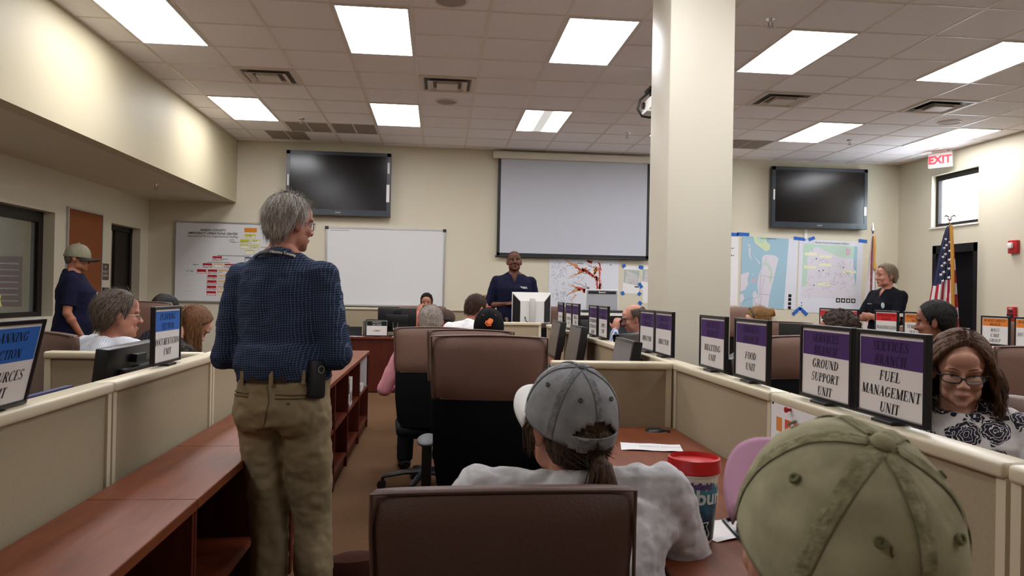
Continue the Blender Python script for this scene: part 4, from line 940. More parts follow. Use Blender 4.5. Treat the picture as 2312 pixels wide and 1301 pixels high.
# ---------------------------------------------------------------- small things
t = thing('mug', 'big white printed travel mug with red lid on the desk', 'mug', (.648, 1.86, .765), R(-18))
CREAM = mat('mug_cream', 'E4DCCB', .35, .5)
b = B(); b.lathe([(.001, 0), (.045, 0), (.048, .006), (.060, .165), (.063, .168), (.063, .178), (.001, .178)], 40); b.make('body', CREAM, t, smooth=True)
b = B(); b.lathe([(.064, .172), (.067, .176), (.064, .207), (.060, .209), (.057, .198), (.001, .194)], 40); b.make('lid', mat('lid_red', 'C4191C', .35, .5), t, smooth=True)
b = B(); b.tube([(-.058, 0, .160), (-.085, 0, .158), (-.092, 0, .14), (-.088, 0, .08), (-.075, 0, .045), (-.049, 0, .04)], .011, 8); b.make('handle', CREAM, t, smooth=True)
def mug_print():
    m = bpy.data.materials.new('mug_print'); m.use_nodes = True; nt = m.node_tree; p = nt.nodes['Principled BSDF']; p.inputs['Roughness'].default_value = .4
    tc = nt.nodes.new('ShaderNodeTexCoord'); n = nt.nodes.new('ShaderNodeTexNoise'); n.inputs['Scale'].default_value = 28; n.inputs['Detail'].default_value = 4
    nt.links.new(tc.outputs['Object'], n.inputs['Vector']); s = nt.nodes.new('ShaderNodeSeparateXYZ'); nt.links.new(tc.outputs['Object'], s.inputs[0])
    mu = nt.nodes.new('ShaderNodeMath'); mu.operation = 'MULTIPLY_ADD'; mu.inputs[1].default_value = 7.5; mu.inputs[2].default_value = -.35; nt.links.new(s.outputs[2], mu.inputs[0])
    ad = nt.nodes.new('ShaderNodeMath'); ad.operation = 'ADD'; nt.links.new(mu.outputs[0], ad.inputs[0]); nt.links.new(n.outputs['Fac'], ad.inputs[1])
    r = nt.nodes.new('ShaderNodeValToRGB'); nt.links.new(ad.outputs[0], r.inputs[0]); r.color_ramp.elements[0].position = .45; r.color_ramp.elements[0].color = lin('1E2230')
    r.color_ramp.elements[1].position = 1.15; r.color_ramp.elements[1].color = lin('49889A'); e = r.color_ramp.elements.new(.8); e.color = lin('2D5A73'); nt.links.new(r.outputs[0], p.inputs['Base Color'])
    return m
b = B(); rr = random.Random(5); top = [.145+rr.uniform(-.012, .012) for _ in range(25)]; rings = []
for z in (.010, .05, .09, .13, None):
    rings.append([V(((.0488+.0125*(((top[k] if z is None else z))/.165))*math.cos(R(-165+k*6.5)), (.0488+.0125*((top[k] if z is None else z)/.165))*math.sin(R(-165+k*6.5)), top[k] if z is None else z)) for k in range(25)])
b.rings(rings, closed=False, cap=False); b.make('print', mug_print(), t, smooth=True)
def wrap(txt, size, z0, a0, m, name, bold=.0015, rad=.002):
    me = sans_mesh(txt, size, bold=bold, space=1.0)
    for v in me.vertices:
        z = z0+v.co.y; r = .0488+.0125*z/.165+rad; a = R(a0)+v.co.x/.056
        v.co = V((r*math.cos(a), r*math.sin(a), z))
    meshobj(name, me, m, t)
wrap('icksburg', .050, .118, -78, mat('mug_letter', 'CFDCDC', .5), 'lettering')
wrap('battlefield', .020, .147, -88, mat('mug_purple', '5A3F77', .5), 'small_lettering')
b = B(); st_ = [(-.012, .055), (.012, .058), (.006, .048), (.016, .030), (.010, .018), (.002, .040)]
for (u, z), (u2, z2) in zip(st_, st_[1:]):
    P3 = lambda u, z: V(((.0512+.0125*z/.165)*math.cos(R(-62)+u/.056), (.0512+.0125*z/.165)*math.sin(R(-62)+u/.056), z)); b.tube([P3(u, z), P3(u2, z2)], .0012, 5)
b.make('line_drawing', mat('mug_letter', 'CFDCDC', .5), t)
def sheet(label, x, y, z, rz, w, d, name='paper_sheet', txt=None, m=PAPER):
    t = thing(name, label, 'paper', (x, y, z), rz); b = B(); b.rings([[(-w/2+w*i/6, -d/2, .001+.004*abs(math.sin(i*.9))) for i in range(7)], [(-w/2+w*i/6, d/2, .001+.003*abs(math.cos(i))) for i in range(7)]], closed=False); b.make('sheet', m, t)
    if txt:
        b = B(); sans(b, txt, 0, 0, .018, 0); b.xform(Mx.Translation((w*.15, 0, .0065)) @ Mx.Rotation(R(-90), 4, 'X')); b.make('lettering', INK, t)
    return t
sheet('folded white paper with a line of print on the cherry desk', .86, 2.98, .766, R(-12), .24, .14, txt='Emergency Operations')
sheet('corner of a white paper on the desk beside the olive cap', .77, 1.93, .766, R(20), .20, .14)
t = thing('desk_grommet', 'black cable grommet in the far corner of the cherry desk', 'grommet', (.985, 3.36, .765)); b = B(); b.lathe([(.001, .012), (.035, .010), (.042, .004), (.044, 0)], 24); b.make('cover', BLACK, t, smooth=True)
b = B(); b.tube([(.02, 0, .008), (.06, -.03, .006), (.05, -.05, .004)], .006, 6); b.make('cable', BLACK, t, smooth=True)
t = thing('desk_calculator', 'dark phone-like gadget on the desk behind the grey cap', 'gadget', (.70, 3.32, .765), R(-20)); b = B(); b.box(-.05, .05, -.09, .09, 0, .025, bev=.006); b.box(-.05, .05, .02, .09, .025, .045, bev=.004); b.make('body', BLACK, t, smooth=True); bx('display', GREYM, t, -.035, .035, -.07, -.02, .025, .028)
# pinned chart on the panel next to the olive cap
t = thing('pinned_chart', 'white chart pinned to the fabric panel beside the olive cap', 'paper', (1.096, 2.20, .93), R(-90))
bx('sheet', PAPER, t, -.20, .20, -.003, 0, -.14, .13)
b = B()
for i, (x, z, c) in enumerate(((-.16, .02, 1), (-.10, .02, 0), (-.16, -.05, 1), (-.10, -.05, 0), (-.04, .02, 0), (-.04, -.05, 1))): b.mi = c; b.poly([(x, z), (x+.04, z), (x+.04, z+.045), (x, z+.045)], .0035)
b.make('printed_cell', [REDM, ORM], t, norm=False)
b = B(); b.tube([(-.06, -.003, .10), (-.06, -.02, .10)], .005, 8); b.tube([(-.06, -.016, .10), (-.06, -.022, .10)], .009, 8); b.make('push_pin', RED, t)
b = B(); b.box(-.19, -.182, -.0045, -.003, .10, .108); b.make('punch_hole', INK, t)
# finance desk things
t = thing('desk_phone', 'black desk phone and handset at the end of the finance desk', 'phone', (-1.15, 10.58, .745), R(12)); b = B(); b.prism([(-.08, 0), (.11, 0), (.11, .05), (-.08, .13)], -.11, .11, 'x'); b.make('body', BLACK, t)
b = B(); b.box(-.13, -.05, -.06, .12, .10, .15, bev=.015); b.make('handset', BLACK, t, smooth=True)
t = thing('pen_tray', 'metal pen holder behind the finance sign', 'pen holder', (-.95, 10.74, .745)); b = B(); 
for s in (-.06, .0, .05): b.tube([(s, 0, 0), (s, 0, .20+.03*(s > 0))], .022, 10)
b.make('tube', GREYM, t, smooth=True)
sheet('white folded papers beside the finance sign', -1.10, 10.42, .746, R(-20), .22, .12)
sheet('white papers along the finance desk edge', -.45, 10.42, .746, R(5), .32, .10)
t = thing('headset_stand', 'silver U-shaped stand before the black finance monitor', 'stand', (-.575, 10.52, .745)); b = B(); b.tube([(-.032, 0, .20), (-.032, 0, .12), (-.02, 0, .09), (0, 0, .08), (.02, 0, .09), (.032, 0, .12), (.032, 0, .20)], .009, 8); b.tube([(0, 0, 0), (0, 0, .08)], .009, 8); b.lathe([(.05, 0), (.05, .008), (.001, .01)], 16); b.make('frame', CHROME, t, smooth=True)
t = thing('pencil', 'yellow pencil leaning before the finance monitor', 'pencil', (-.36, 10.50, .745)); t.rotation_euler = (0, R(25), 0); b = B(); b.tube([(0, 0, 0), (0, 0, .18)], .005, 6); b.make('shaft', mat('pencil_yellow', 'D8B23A', .5), t)
# left desk things
t = thing('cardboard_box', 'open brown cardboard box behind the tilted sign', 'box', (-1.36, 2.22, .765), R(90)); b = B(); 
KRAFT = mat('cardboard', '9B6A3C', .8, .2)
for (a, c, d_, e_) in ((-.18, .18, -.16, -.155), (-.18, .18, .155, .16), (-.18, -.175, -.16, .16), (.175, .18, -.16, .16)): b.box(a, c, d_, e_, 0, .27)
b.box(-.18, .18, -.16, .16, 0, .01); b.make('carton', KRAFT, t); bx('flap', KRAFT, t, -.18, .18, .16, .20, .255, .26)
t = thing('blue_folder', 'dark blue folder lying against the panel cap by the box', 'folder', (-1.12, 2.14, 1.035), R(90)); bx('cover', mat('navy_folder', '22265A', .5), t, -.30, .32, -.01, .01, -.10, .03)
sheet('white papers on the cabinet below the office window', -3.80, 6.6, .766, R(30), .30, .22); 
t = thing('desk_phone', 'dark phone on the side-wall desk past the seated man', 'phone', (-2.75, 6.7, .765), R(40)); b = B(); b.prism([(-.08, 0), (.11, 0), (.11, .03), (-.08, .07)], -.11, .11, 'x'); b.make('body', BLACK, t)
sheet('white papers on the dark desk behind the FOOD UNIT sign', 1.45, 3.0, .766, R(10), .40, .26)
sheet('loose white papers on the white table by the mass care sign', 4.6, 5.2, .766, R(10), .34, .24)
t = thing('coffee_cup', 'white paper cup by the crossed-arm man', 'cup', (3.62, 6.45, .765)); b = B(); b.lathe([(.001, 0), (.03, 0), (.042, .11), (.040, .11), (.029, .004), (.001, .004)], 20); b.make('cup', WHITE, t, smooth=True)

t = thing('shoe_stand_in', 'dark brown rounded bag on the carpet by the standing man\'s trouser leg', 'shoe_stand_in', (-.30, 2.98, 0), R(15))  # rounded stand-in for what was read as a shoe
b = B(); b.rings([[V((.15*k*math.cos(q), .075*k*math.sin(q), z)) for q in [2*math.pi*i/24 for i in range(24)]] for z, k in ((0, .9), (.02, 1), (.20, 1.02), (.30, .95), (.345, .75), (.36, .4))]); b.make('body', mat('stand_in_brown', '3A2019', .95, .1, bump=.2, bscale=80), t, smooth=True)

t = thing('armrest_stand_in', 'black stand-in for an armrest on the cherry desk between the mug and the olive cap', 'armrest stand-in', (.565, 1.46, .765), R(-30))  # invented object in place of a black armrest
b = B(); b.ell((0, 0, .012), (.032, .055, .020)); bmesh.ops.bisect_plane(b.bm, geom=b.bm.verts[:]+b.bm.edges[:]+b.bm.faces[:], plane_co=(0, 0, 0), plane_no=(0, 0, -1), clear_outer=True); b.make('shell', BLACK, t, smooth=True, auto=180)
t = thing('monitor_cable', 'grey cable loop between two dark screens behind the short panel', 'cable', (.80, 5.0, .765))
b = B(); b.tube([(-.16, .30, .010), (-.13, .20, .06), (-.02, .10, .11), (.10, .02, .10), (.14, -.08, .03), (.12, -.12, .010)], .008, 8); b.make('strand', GREYM, t, smooth=True)
# ---------------------------------------------------------------- people: builder
TMP = bpy.data.scenes.new('workshop')
def fuse(b, voxel, smooth=3, fac=.5):
    """closed shapes in b become one continuous surface"""
    me = b.mesh(norm=True); ob = bpy.data.objects.new('w', me); TMP.collection.objects.link(ob)
    m = ob.modifiers.new('r', 'REMESH'); m.mode = 'VOXEL'; m.voxel_size = voxel; m.adaptivity = 0
    if smooth:
        s = ob.modifiers.new('s', 'SMOOTH'); s.iterations = smooth; s.factor = fac
    vl = TMP.view_layers[0]; vl.update()
    dg = vl.depsgraph
    out = bpy.data.meshes.new_from_object(ob.evaluated_get(dg))
    bpy.data.objects.remove(ob); bpy.data.meshes.remove(me)
    return out
def ruffle(me, amp, scale, seed=0, stretch=(1, 1, 1), zr=None, oct=2):
    """cloth folds: pushes the vertices along their normals"""
    off = V((seed*3.1, seed*1.7, seed*.9))
    nn = [v.normal.copy() for v in me.vertices]
    for v, n in zip(me.vertices, nn):
        p = V((v.co.x*stretch[0], v.co.y*stretch[1], v.co.z*stretch[2]))*scale+off
        k = 1
        if zr: k = max(0, min(1, (v.co.z-zr[0])/(zr[1]-zr[0])))
        v.co += n*(NZ.fractal(p, .8, 2.0, oct)*amp*k)
def cap_(b, p0, p1, r0, r1, n=14, flat=1.0):
    p0, p1 = V(p0), V(p1)
    b.tube([p0, p0.lerp(p1, .5), p1], [r0, (r0+r1)/2, r1], n, flat=flat)
    b.ell(p0, (r0, r0, r0), u=14, v=8); b.ell(p1, (r1, r1, r1), u=14, v=8)
def skinmat(name, c, c2=None):
    m = mat('skin_'+name, c, .5, .35, var=.2, vscale=14, col2=c2, bump=.05, bscale=500)
    return m
def hairmat(name, c, c2, stretch=(160, 160, 20)):
    if 'hair_'+name in MATS: return MATS['hair_'+name]
    m = mat('hair_'+name, c, .55, .2, var=.5, vscale=1.0, col2=c2, bump=.4, bscale=1.2, stretch=stretch)
    return m
EYEW = mat('eye_white', 'CFC8C2', .3, .5); IRIS = mat('eye_iris', '2A1E18', .2, .5)
def sm(a, b_, x):
    t = max(0, min(1, (x-a)/(b_-a))); return t*t*(3-2*t)
def lerp_table(tab, x):
    for (a, u), (c, v) in zip(tab, tab[1:]):
        if x <= c: return u+(v-u)*(x-a)/(c-a) if c > a else v
    return tab[-1][1]
class Person:
    def __init__(s, label, head, face, look=0, nod=0, roll=0, pose='sit', lean=0, twist=0, girth=1.0, belly=0, sw=1.0, skin=None, voxel=.008, scale=None, female=False, group=None, arms=None, legs=None, fat_face=1.0, hs=1.06, shrug=0, side=0, pz=.95):
        """head: world position of the head's centre; face: body heading (0 looks to +y, + turns to -x); look: head turn relative to the body"""
        s.vox = voxel; s.skin = skin; s.female = female; s.g = girth; s.belly = belly; s.sw = sw; s.pose = pose; s.shrug = shrug
        s.root = thing('person', label, 'person', group=group)
        Mt = Mx.Rotation(R(side), 4, 'Y') @ Mx.Rotation(R(-lean), 4, 'X') @ Mx.Rotation(R(twist), 4, 'Z')
        s.neckp = Mt @ V((0, .0, .545))
        Mh = Mx.Translation(s.neckp) @ Mx.Rotation(R(look), 4, 'Z') @ Mx.Rotation(R(-nod), 4, 'X') @ Mx.Rotation(R(roll), 4, 'Y') @ Mx.Translation((0, .024, .122*hs**.5)) @ Mx.Scale(hs, 4)
        hc = Mh @ V((0, 0, 0)); Rz = Mx.Rotation(R(face), 4, 'Z')
        if pose == 'stand':
            k = scale or head[2]/(pz+hc.z)
        else:
            k = scale or 1.0; pz = head[2]/k-hc.z
        base = V(head)-Rz.to_3x3() @ V((hc.x*k, hc.y*k, 0)); base.z = 0
        s.root.location = base; s.root.rotation_euler = (0, 0, R(face)); s.root.scale = (k, k, k)
        s.pel = V((0, 0, pz)); T0 = Mx.Translation(s.pel)
        s.Mt = T0 @ Mt; s.Mh = T0 @ Mh; s.neckp = s.pel+s.neckp
        s.sho = [s.Mt @ V((sd*.176*sw, -.008, .452+shrug)) for sd in (-1, 1)]
        arms = arms or {}
        s.elb, s.wri, s.hand = [], [], []
        for i, nm in enumerate('lr'):
            u, f = arms.get(nm, ((-.15 if i == 0 else .15, .25, -1), (.1 if i == 0 else -.1, 1, .05)))[:2]
            u = V(u).normalized(); f = V(f).normalized()
            e = s.sho[i]+u*.295; w = e+f*.25; s.elb.append(e); s.wri.append(w); s.hand.append(f)
        s.hip = [s.Mt @ V((sd*.088, 0, -.03)) for sd in (-1, 1)]
        s.knee, s.ank, s.toe = [], [], []
        for i, sd in enumerate((-1, 1)):
            if legs: kn, an = V(legs[i][0]), V(legs[i][1])
            elif pose == 'stand': kn = V((sd*.10, .03, .50)); an = V((sd*.115, -.01, .085))
            else: kn = s.hip[i]+V((sd*.06, .41, .015)); kn.z = max(.46, s.pel.z-.05); an = V((kn.x+sd*.01, kn.y+.02, .085))
            s.knee.append(kn); s.ank.append(an)
        s.arms = arms
    # ---- flesh
    def torso(s, b, k=1.0, lo=-.10, hi=.53, grow=0):
        g = s.g; f = s.female
        T_ = [(-.10, .150, .110, 0, 0), (-.03, .168, .122, -.012, .2), (.07, .160, .118, 0, .8), (.16, .148 if not f else .132, .108, .005, 1), (.26, .155 if not f else .138, .115, .012, .8), (.36, .166 if not f else .145, .118 if not f else .125, .014, .3), (.43, .166*s.sw, .104, .004, 0), (.485, .135*s.sw, .085, -.006, 0), (.525, .085, .068, -.012, 0), (.56, .058, .056, -.012, 0)]
        rings = []
        for z, rx, ry, yo, bl in T_:
            if z < lo-1e-6 or z > hi+1e-6: continue
            w = g if z < .42 else 1+(g-1)*.4
            rx, ry = rx*k*w+grow, ry*k*w+grow+s.belly*bl*.5; yo = yo+s.belly*bl*.5
            rings.append([s.Mt @ V((rx*(abs(math.cos(t))**.85)*(1 if math.cos(t) > 0 else -1), yo+ry*(abs(math.sin(t))**.9)*(1 if math.sin(t) > 0 else -1), z)) for t in [2*math.pi*i/28 for i in range(28)]])
        b.rings(rings)
    def hand_(s, b, i, curl=.6, spread=1.0):
        w = s.wri[i]; d = s.hand[i]; sd = -1 if i == 0 else 1
        pn = s.arms.get('palm'+'lr'[i])      # direction the palm faces
        pn = V(pn).normalized() if pn else V((0, 0, -1)) if abs(d.z) < .8 else V((-sd, 0, 0))
        pn = (pn-d*pn.dot(d)).normalized(); sv = d.cross(pn).normalized()
        if sv.dot(V((-sd, 0, 0))) < 0: sv = -sv     # thumb side points inwards
        b.ell(w+d*.045, (1, 1, 1), M=Mx((( sv.x*.040, pn.x*.017, d.x*.052), (sv.y*.040, pn.y*.017, d.y*.052), (sv.z*.040, pn.z*.017, d.z*.052))).to_4x4(), u=14, v=10)
        for q, (off, L) in enumerate(((.028, .074), (.010, .082), (-.009, .077), (-.026, .060))):
            p = w+d*.082+sv*off; dd = d.copy(); r = .0085
            for seg in range(3):
                c = curl*(.55+.25*seg); dd = (dd*math.cos(c)+pn*math.sin(c)).normalized(); e = p+dd*L*(.45, .32, .23)[seg]
                cap_(b, p, e, r, r*.92, 8); p = e; r *= .92
        p = w+d*.028+sv*.030; dd = (d*.6+sv*.75+pn*.25).normalized()
        for seg in range(2):
            e = p+dd*(.036, .030)[seg]; cap_(b, p, e, .0105-.001*seg, .0095-.001*seg, 8); p = e; dd = (dd+pn*curl*.5+d*.35).normalized()
    def body(s, hands=(1, 1), curl=.6, headw=1.0, jaw=1.0, nosel=1.0, chin=0, forearm=1.0, ears=True):
        b = B(); Mh = s.Mh; M3 = Mh.to_3x3().to_4x4()
        E = lambda c, r, rot=None, u=18, v=12: b.ell(Mh @ V(c), r, M=M3 if rot is None else M3 @ rot, u=u, v=v)
        E((0, -.012, .030), (.074*headw, .094, .086), u=28, v=18)
        E((0, .012, -.030), (.062*headw*jaw, .068, .078), u=24, v=16); E((0, .040, -.078), (.040*jaw, .042, .032)); E((0, .063, -.096), (.020*jaw, .020, .016))
        for sd in (-1, 1):
            E((sd*.040*jaw, .020, -.062), (.022, .042, .034)); E((sd*.036, .058, -.030), (.024, .022, .024)); E((sd*.030, .075, .020), (.026, .014, .010))
            if ears: E((sd*.076*headw, -.010, -.010), (.009, .020, .031), Mx.Rotation(R(sd*-14), 4, 'Z')); E((sd*.079*headw, -.018, -.002), (.006, .016, .024), Mx.Rotation(R(sd*-30), 4, 'Z'))
            E((sd*.012, .096, -.034), (.009, .011, .008))
        E((0, .074, .016), (.030, .014, .014)); E((0, .070, .045), (.048*headw, .020, .034))
        nf = .82 if s.female else 1.0; b.tube([Mh @ V(p) for p in ((0, .080, .014), (0, .090, -.008), (0, .104*nosel*(.97 if s.female else 1)+.001, -.030), (0, .096, -.042))], [.009*nf, .0095*nf, .0120*nf, .008*nf], 12)
        E((0, .080, -.060), (.022, .011, .005)); E((0, .079, -.069), (.019, .011, .006)); E((0, .066, -.064), (.030, .016, .022))
        nk = s.Mt @ V((0, -.012, .50)); b.tube([Mh @ V((0, -.022, -.03)), Mh @ V((0, -.022, -.10)), s.neckp+V((0, -.004, -.01)), nk], [.056*s.g**.3, .053*s.g**.5, .056*s.g**.5, .066], 18)
        s.torso(b, .93)
        for i in range(2):
            mid = s.Mt @ V(((-1, 1)[i]*.09, -.004, .455)); cap_(b, mid, s.sho[i], .048, .050); cap_(b, s.Mt @ V(((-1, 1)[i]*.030, -.022, .545)), s.Mt @ V(((-1, 1)[i]*.115, -.016, .470)), .034, .040)
            cap_(b, s.sho[i], s.elb[i], .048, .038); cap_(b, s.elb[i], s.wri[i], .039*forearm, .026*forearm); 
            m = s.elb[i].lerp(s.wri[i], .28); b.ell(m, (.042*forearm,)*3)
            if hands[i]: s.hand_(b, i, curl if not isinstance(curl, tuple) else curl[i])
            else: b.ell(s.wri[i]+s.hand[i]*.06, (.035, .035, .035))
            cap_(b, s.hip[i], s.knee[i], .072, .050); cap_(b, s.knee[i], s.ank[i], .048, .032)
            cap_(b, s.ank[i]+V((0, -.01, -.03)), s.ank[i]+V((0, .10, -.048)), .032, .026)
        me = fuse(b, s.vox, 2, .5)
        o = meshobj('body', me, s.skin, s.root, True)
        s.bodyo = o
        for sd in (-1, 1):
            e = B(); e.ell((0, 0, 0), (.0100, .0100, .0100), u=14, v=10); e.mi = 1; e.ell((0, .0058, -.0005), (.0058, .0052, .0058), u=12, v=8)
            e.xform(s.Mh @ Mx.Translation((sd*.031*headw, .0630, .000))); e.make('eye', [EYEW, IRIS], s.root, smooth=True)
            e = B(); e.tube([s.Mh @ V((sd*x, y, z)) for x, y, z in ((.014, .0735, .003), (.022, .0755, .0070), (.034, .0745, .0075), (.046, .066, .003))], [.002, .0038, .0042, .002], 6); e.make('eyelid', s.skin, s.root, smooth=True)
        return o
    def face_marks(s, brow, lips='8A4A44', browr=.0042, mous=None):
        b = B()
        for sd in (-1, 1): b.tube([s.Mh @ V((sd*x, y, z)) for x, y, z in ((.013, .0905, .021), (.026, .0905, .0265), (.040, .0835, .026), (.050, .0735, .020))], [.002, browr, browr*.85, .001], 6, flat=.6)
        b.make('eyebrows', brow, s.root, smooth=True)
        b = B(); b.tube([s.Mh @ V((x, y, z)) for x, y, z in ((-.024, .078, -.066), (-.010, .0885, -.0628), (0, .0895, -.0636), (.010, .0885, -.0628), (.024, .078, -.066))], [.0008, .0030, .0028, .0030, .0008], 8)
        b.tube([s.Mh @ V((x, y, z)) for x, y, z in ((-.020, .079, -.0675), (0, .0885, -.0700), (.020, .079, -.0675))], [.0008, .0036, .0008], 8); b.make('lips', mat('lips_'+lips, lips, .45, .4), s.root, smooth=True)
    # ---- hair
    def hair(s, m, lim, th=.012, noise=(.004, 30), bald=None, nu=72, nv=48, strands=0, slen=.05, name='hair', topmax=None, comb=(0, -.5, -1), swid=.0012, lift=.004, headw=1.0, extra=None, seed=1):
        b = B(); rr = random.Random(seed); grid = []
        for j in range(nv+1):
            el = math.pi*(.5-j/nv); row = []
            for i in range(nu):
                az = 2*math.pi*i/nu
                d = V((math.sin(az)*math.cos(el), math.cos(az)*math.cos(el), math.sin(el)))
                if d.z >= 0: p = V((d.x*.074*headw, d.y*.094, d.z*.086))
                else:
                    k = (abs(d.x)**2.6+abs(d.y)**2.6+abs(d.z)**2.6)**(-1/2.6); p = V((d.x*.072*headw*k, d.y*.090*k, d.z*.118*k))
                c = p+V((0, -.012, .030)); azd = abs(math.degrees(math.atan2(c.x, c.y)))
                z0 = lerp_table(lim, azd); msk = sm(z0-.004, z0+.014, c.z)
                if topmax is not None: msk *= 1-sm(topmax-.012, topmax+.008, c.z+.25*min(0, c.y+.05))
                if bald: msk *= sm(bald[1]*.75, bald[1]*1.15, (c-V(bald[0])).length)
                n = NZ.fractal(c*noise[1]+V((seed, 0, 0)), .9, 2, 3)*noise[0]
                t = (th+n)*msk-.012*(1-msk)
                row.append((c+d*t, msk, d))
            grid.append(row)
        vv = [[b.bm.verts.new(q[0]) for q in row] for row in grid]
        for j in range(nv):
            for i in range(nu):
                k = (i+1) % nu
                if max(grid[j][i][1], grid[j][k][1], grid[j+1][i][1], grid[j+1][k][1]) > .02: 
                    try: b.bm.faces.new((vv[j][i], vv[j+1][i], vv[j+1][k], vv[j][k]))
                    except ValueError: pass
        lo = [v for v in b.bm.verts if not v.link_faces]; bmesh.ops.delete(b.bm, geom=lo, context='VERTS')
        if extra: extra(b)
        def strand(p, d0, L, up, w):
            side = d0.cross(up)
            if side.length < 1e-6: return
            side.normalize(); q = p; pts = []
            for k in range(5):
                f = k/4; pts.append((q+up*lift*math.sin(f*2.2), w*(1-f**2)))
                q = q+d0*(L/4)
                # keep to the skull
                c = q-V((0, -.012, .03)); e = V((c.x/.086, c.y/.106, c.z/(.098 if c.z > 0 else .13)))
                if e.length < 1: q = V((0, -.012, .03))+c/e.length
                d0 = (d0+V((rr.uniform(-.12, .12), rr.uniform(-.12, .12), -.06))).normalized()
            for (a, wa), (c_, wc) in zip(pts, pts[1:]):
                b.face([a-side*wa, a+side*wa, c_+side*wc, c_-side*wc])
        n = 0; tries = 0; cv = V(comb)
        while n < strands and tries < strands*6:
            tries += 1; j = rr.randrange(1, nv); i = rr.randrange(nu); p, msk, d = grid[j][i]
            if msk < .6 or rr.random() > math.cos(math.pi*(.5-j/nv))+.05: continue
            t = cv-d*cv.dot(d)
            if t.length < .05: t = d.cross(V((1, 0, 0)))
            t = (t.normalized()+V((rr.uniform(-.25, .25),)*3)).normalized()
            strand(p-d*.002+V((rr.uniform(-.003, .003),)*3), t, slen*rr.uniform(.6, 1.2), d, swid); n += 1
        b.xform(s.Mh)
        return b.make(name, m, s.root, smooth=True, auto=180, norm=False)
    # ---- clothes
    def shirt(s, m, sleeve='short', collar=True, loose=.012, voxel=.010, lo=-.06, fold=.004, name='shirt', hem=True, seed=1, tuck=False, vneck=False, sl=.72, collar_r=.064, bulk=1.0):
        b = B(); s.torso(b, 1.02, lo=-.11 if lo < -.05 else lo, hi=.53, grow=loose)
        zt = .09 if tuck else 0
        if tuck:   # cloth blousing over the belt
            rings = []
            for z, k in ((-.015, .98), (.0, 1.04), (.03, 1.10), (.07, 1.09), (.11, 1.02)):
                rings.append([s.Mt @ V((.172*s.g*k*math.cos(t), s.belly*.2+(.128*s.g*k+s.belly*.3)*math.sin(t)-.003, z+zt)) for t in [2*math.pi*i/28 for i in range(28)]])
            b.rings(rings)
        for i in range(2):
            sd = (-1, 1)[i]
            mid = s.Mt @ V((sd*.07, -.006, .447+s.shrug*.6)); cap_(b, mid, s.sho[i], .062, .060*bulk); cap_(b, s.Mt @ V((sd*.036, -.022, .525)), s.Mt @ V((sd*.125*s.sw, -.012, .466+s.shrug)), .040, .054)
            if sleeve == 'short':
                e = s.sho[i].lerp(s.elb[i], sl); d = (s.elb[i]-s.sho[i]).normalized(); b.tube([s.sho[i], s.sho[i].lerp(e, .5), e], [.060*bulk, .062*bulk, .062*bulk], 18); b.ell(s.sho[i], (.060*bulk,)*3)
            elif sleeve == 'long':
                cap_(b, s.sho[i], s.elb[i], .059*bulk, .055*bulk, 18); cap_(b, s.elb[i], s.wri[i].lerp(s.elb[i], .06), .055*bulk, .036*bulk, 18)
        if collar:
            P_ = []; n = 26; g_ = 22 if not vneck else 40
            for k in range(n+1):
                a = R(90+g_+(360-2*g_)*k/n); P_.append(s.Mt @ V((collar_r*math.cos(a), -.014+collar_r*1.02*math.sin(a), .524-.026*math.sin(a))))
            b.tube(P_, [.011]*len(P_), 8, flat=2.3)
        me = fuse(b, voxel, 3, .5)
        if fold: ruffle(me, fold, 9, seed, (1.5, 1, .8)); ruffle(me, fold*.5, 26, seed+5, (1, 1, 1.6))
        if vneck:
            bm = bmesh.new(); bm.from_mesh(me); inv = s.Mt.inverted(); dl = []
            for f in bm.faces:
                c = inv @ f.calc_center_median()
                if c.y > .02 and c.z > .43 and abs(c.x) < (c.z-.43)*.42: dl.append(f)
            bmesh.ops.delete(bm, geom=dl, context='FACES'); bm.to_mesh(me); bm.free()
        o = meshobj(name, me, m, s.root, True); s.shirto = o
        return o
    def trousers(s, m, voxel=.014, wide=1.0, fold=.005, hi=.06, name='trousers'):
        b = B(); s.torso(b, 1.0, lo=-.11, hi=.075 if s.pose != 'stand' else .165, grow=.010)
        for i in range(2):
            h = s.hip[i]; b.ell(s.Mt @ V(((-1, 1)[i]*.075, -.045, -.045)), (.092*s.g**.5*wide, .085, .10))
            cap_(b, h+V((0, 0, -.02)), s.knee[i], .093*wide*s.g**.4, .070*wide, 20)
            e = s.ank[i]+V((0, 0, -.02)); b.tube([s.knee[i], s.knee[i].lerp(e, .5), e], [.070*wide, .066*wide, .062*wide], 20); b.ell(s.knee[i], (.070*wide,)*3)
        me = fuse(b, voxel, 3, .5)
        if fold: ruffle(me, fold, 8, 3, (1, 1, .6)); ruffle(me, fold*.5, 22, 8, (1, 1, 1.2))
        s.pants = meshobj(name, me, m, s.root, True); return s.pants
    def shoes(s, m):
        for i in range(2):
            b = B(); a = s.ank[i]; d = V(((-1, 1)[i]*.12, 1, 0)).normalized(); pts = [a+d*t+V((0, 0, z)) for t, z in ((-.075, -.045), (-.03, -.035), (.04, -.042), (.12, -.055), (.175, -.060))]
            b.tube(pts, [.035, .046, .046, .043, .028], 14, flat=.72); b.tube([a+V((0, 0, .01)), a+V((0, 0, -.04))], [.042, .046], 14)
            b.make('shoe', m, s.root, smooth=True)
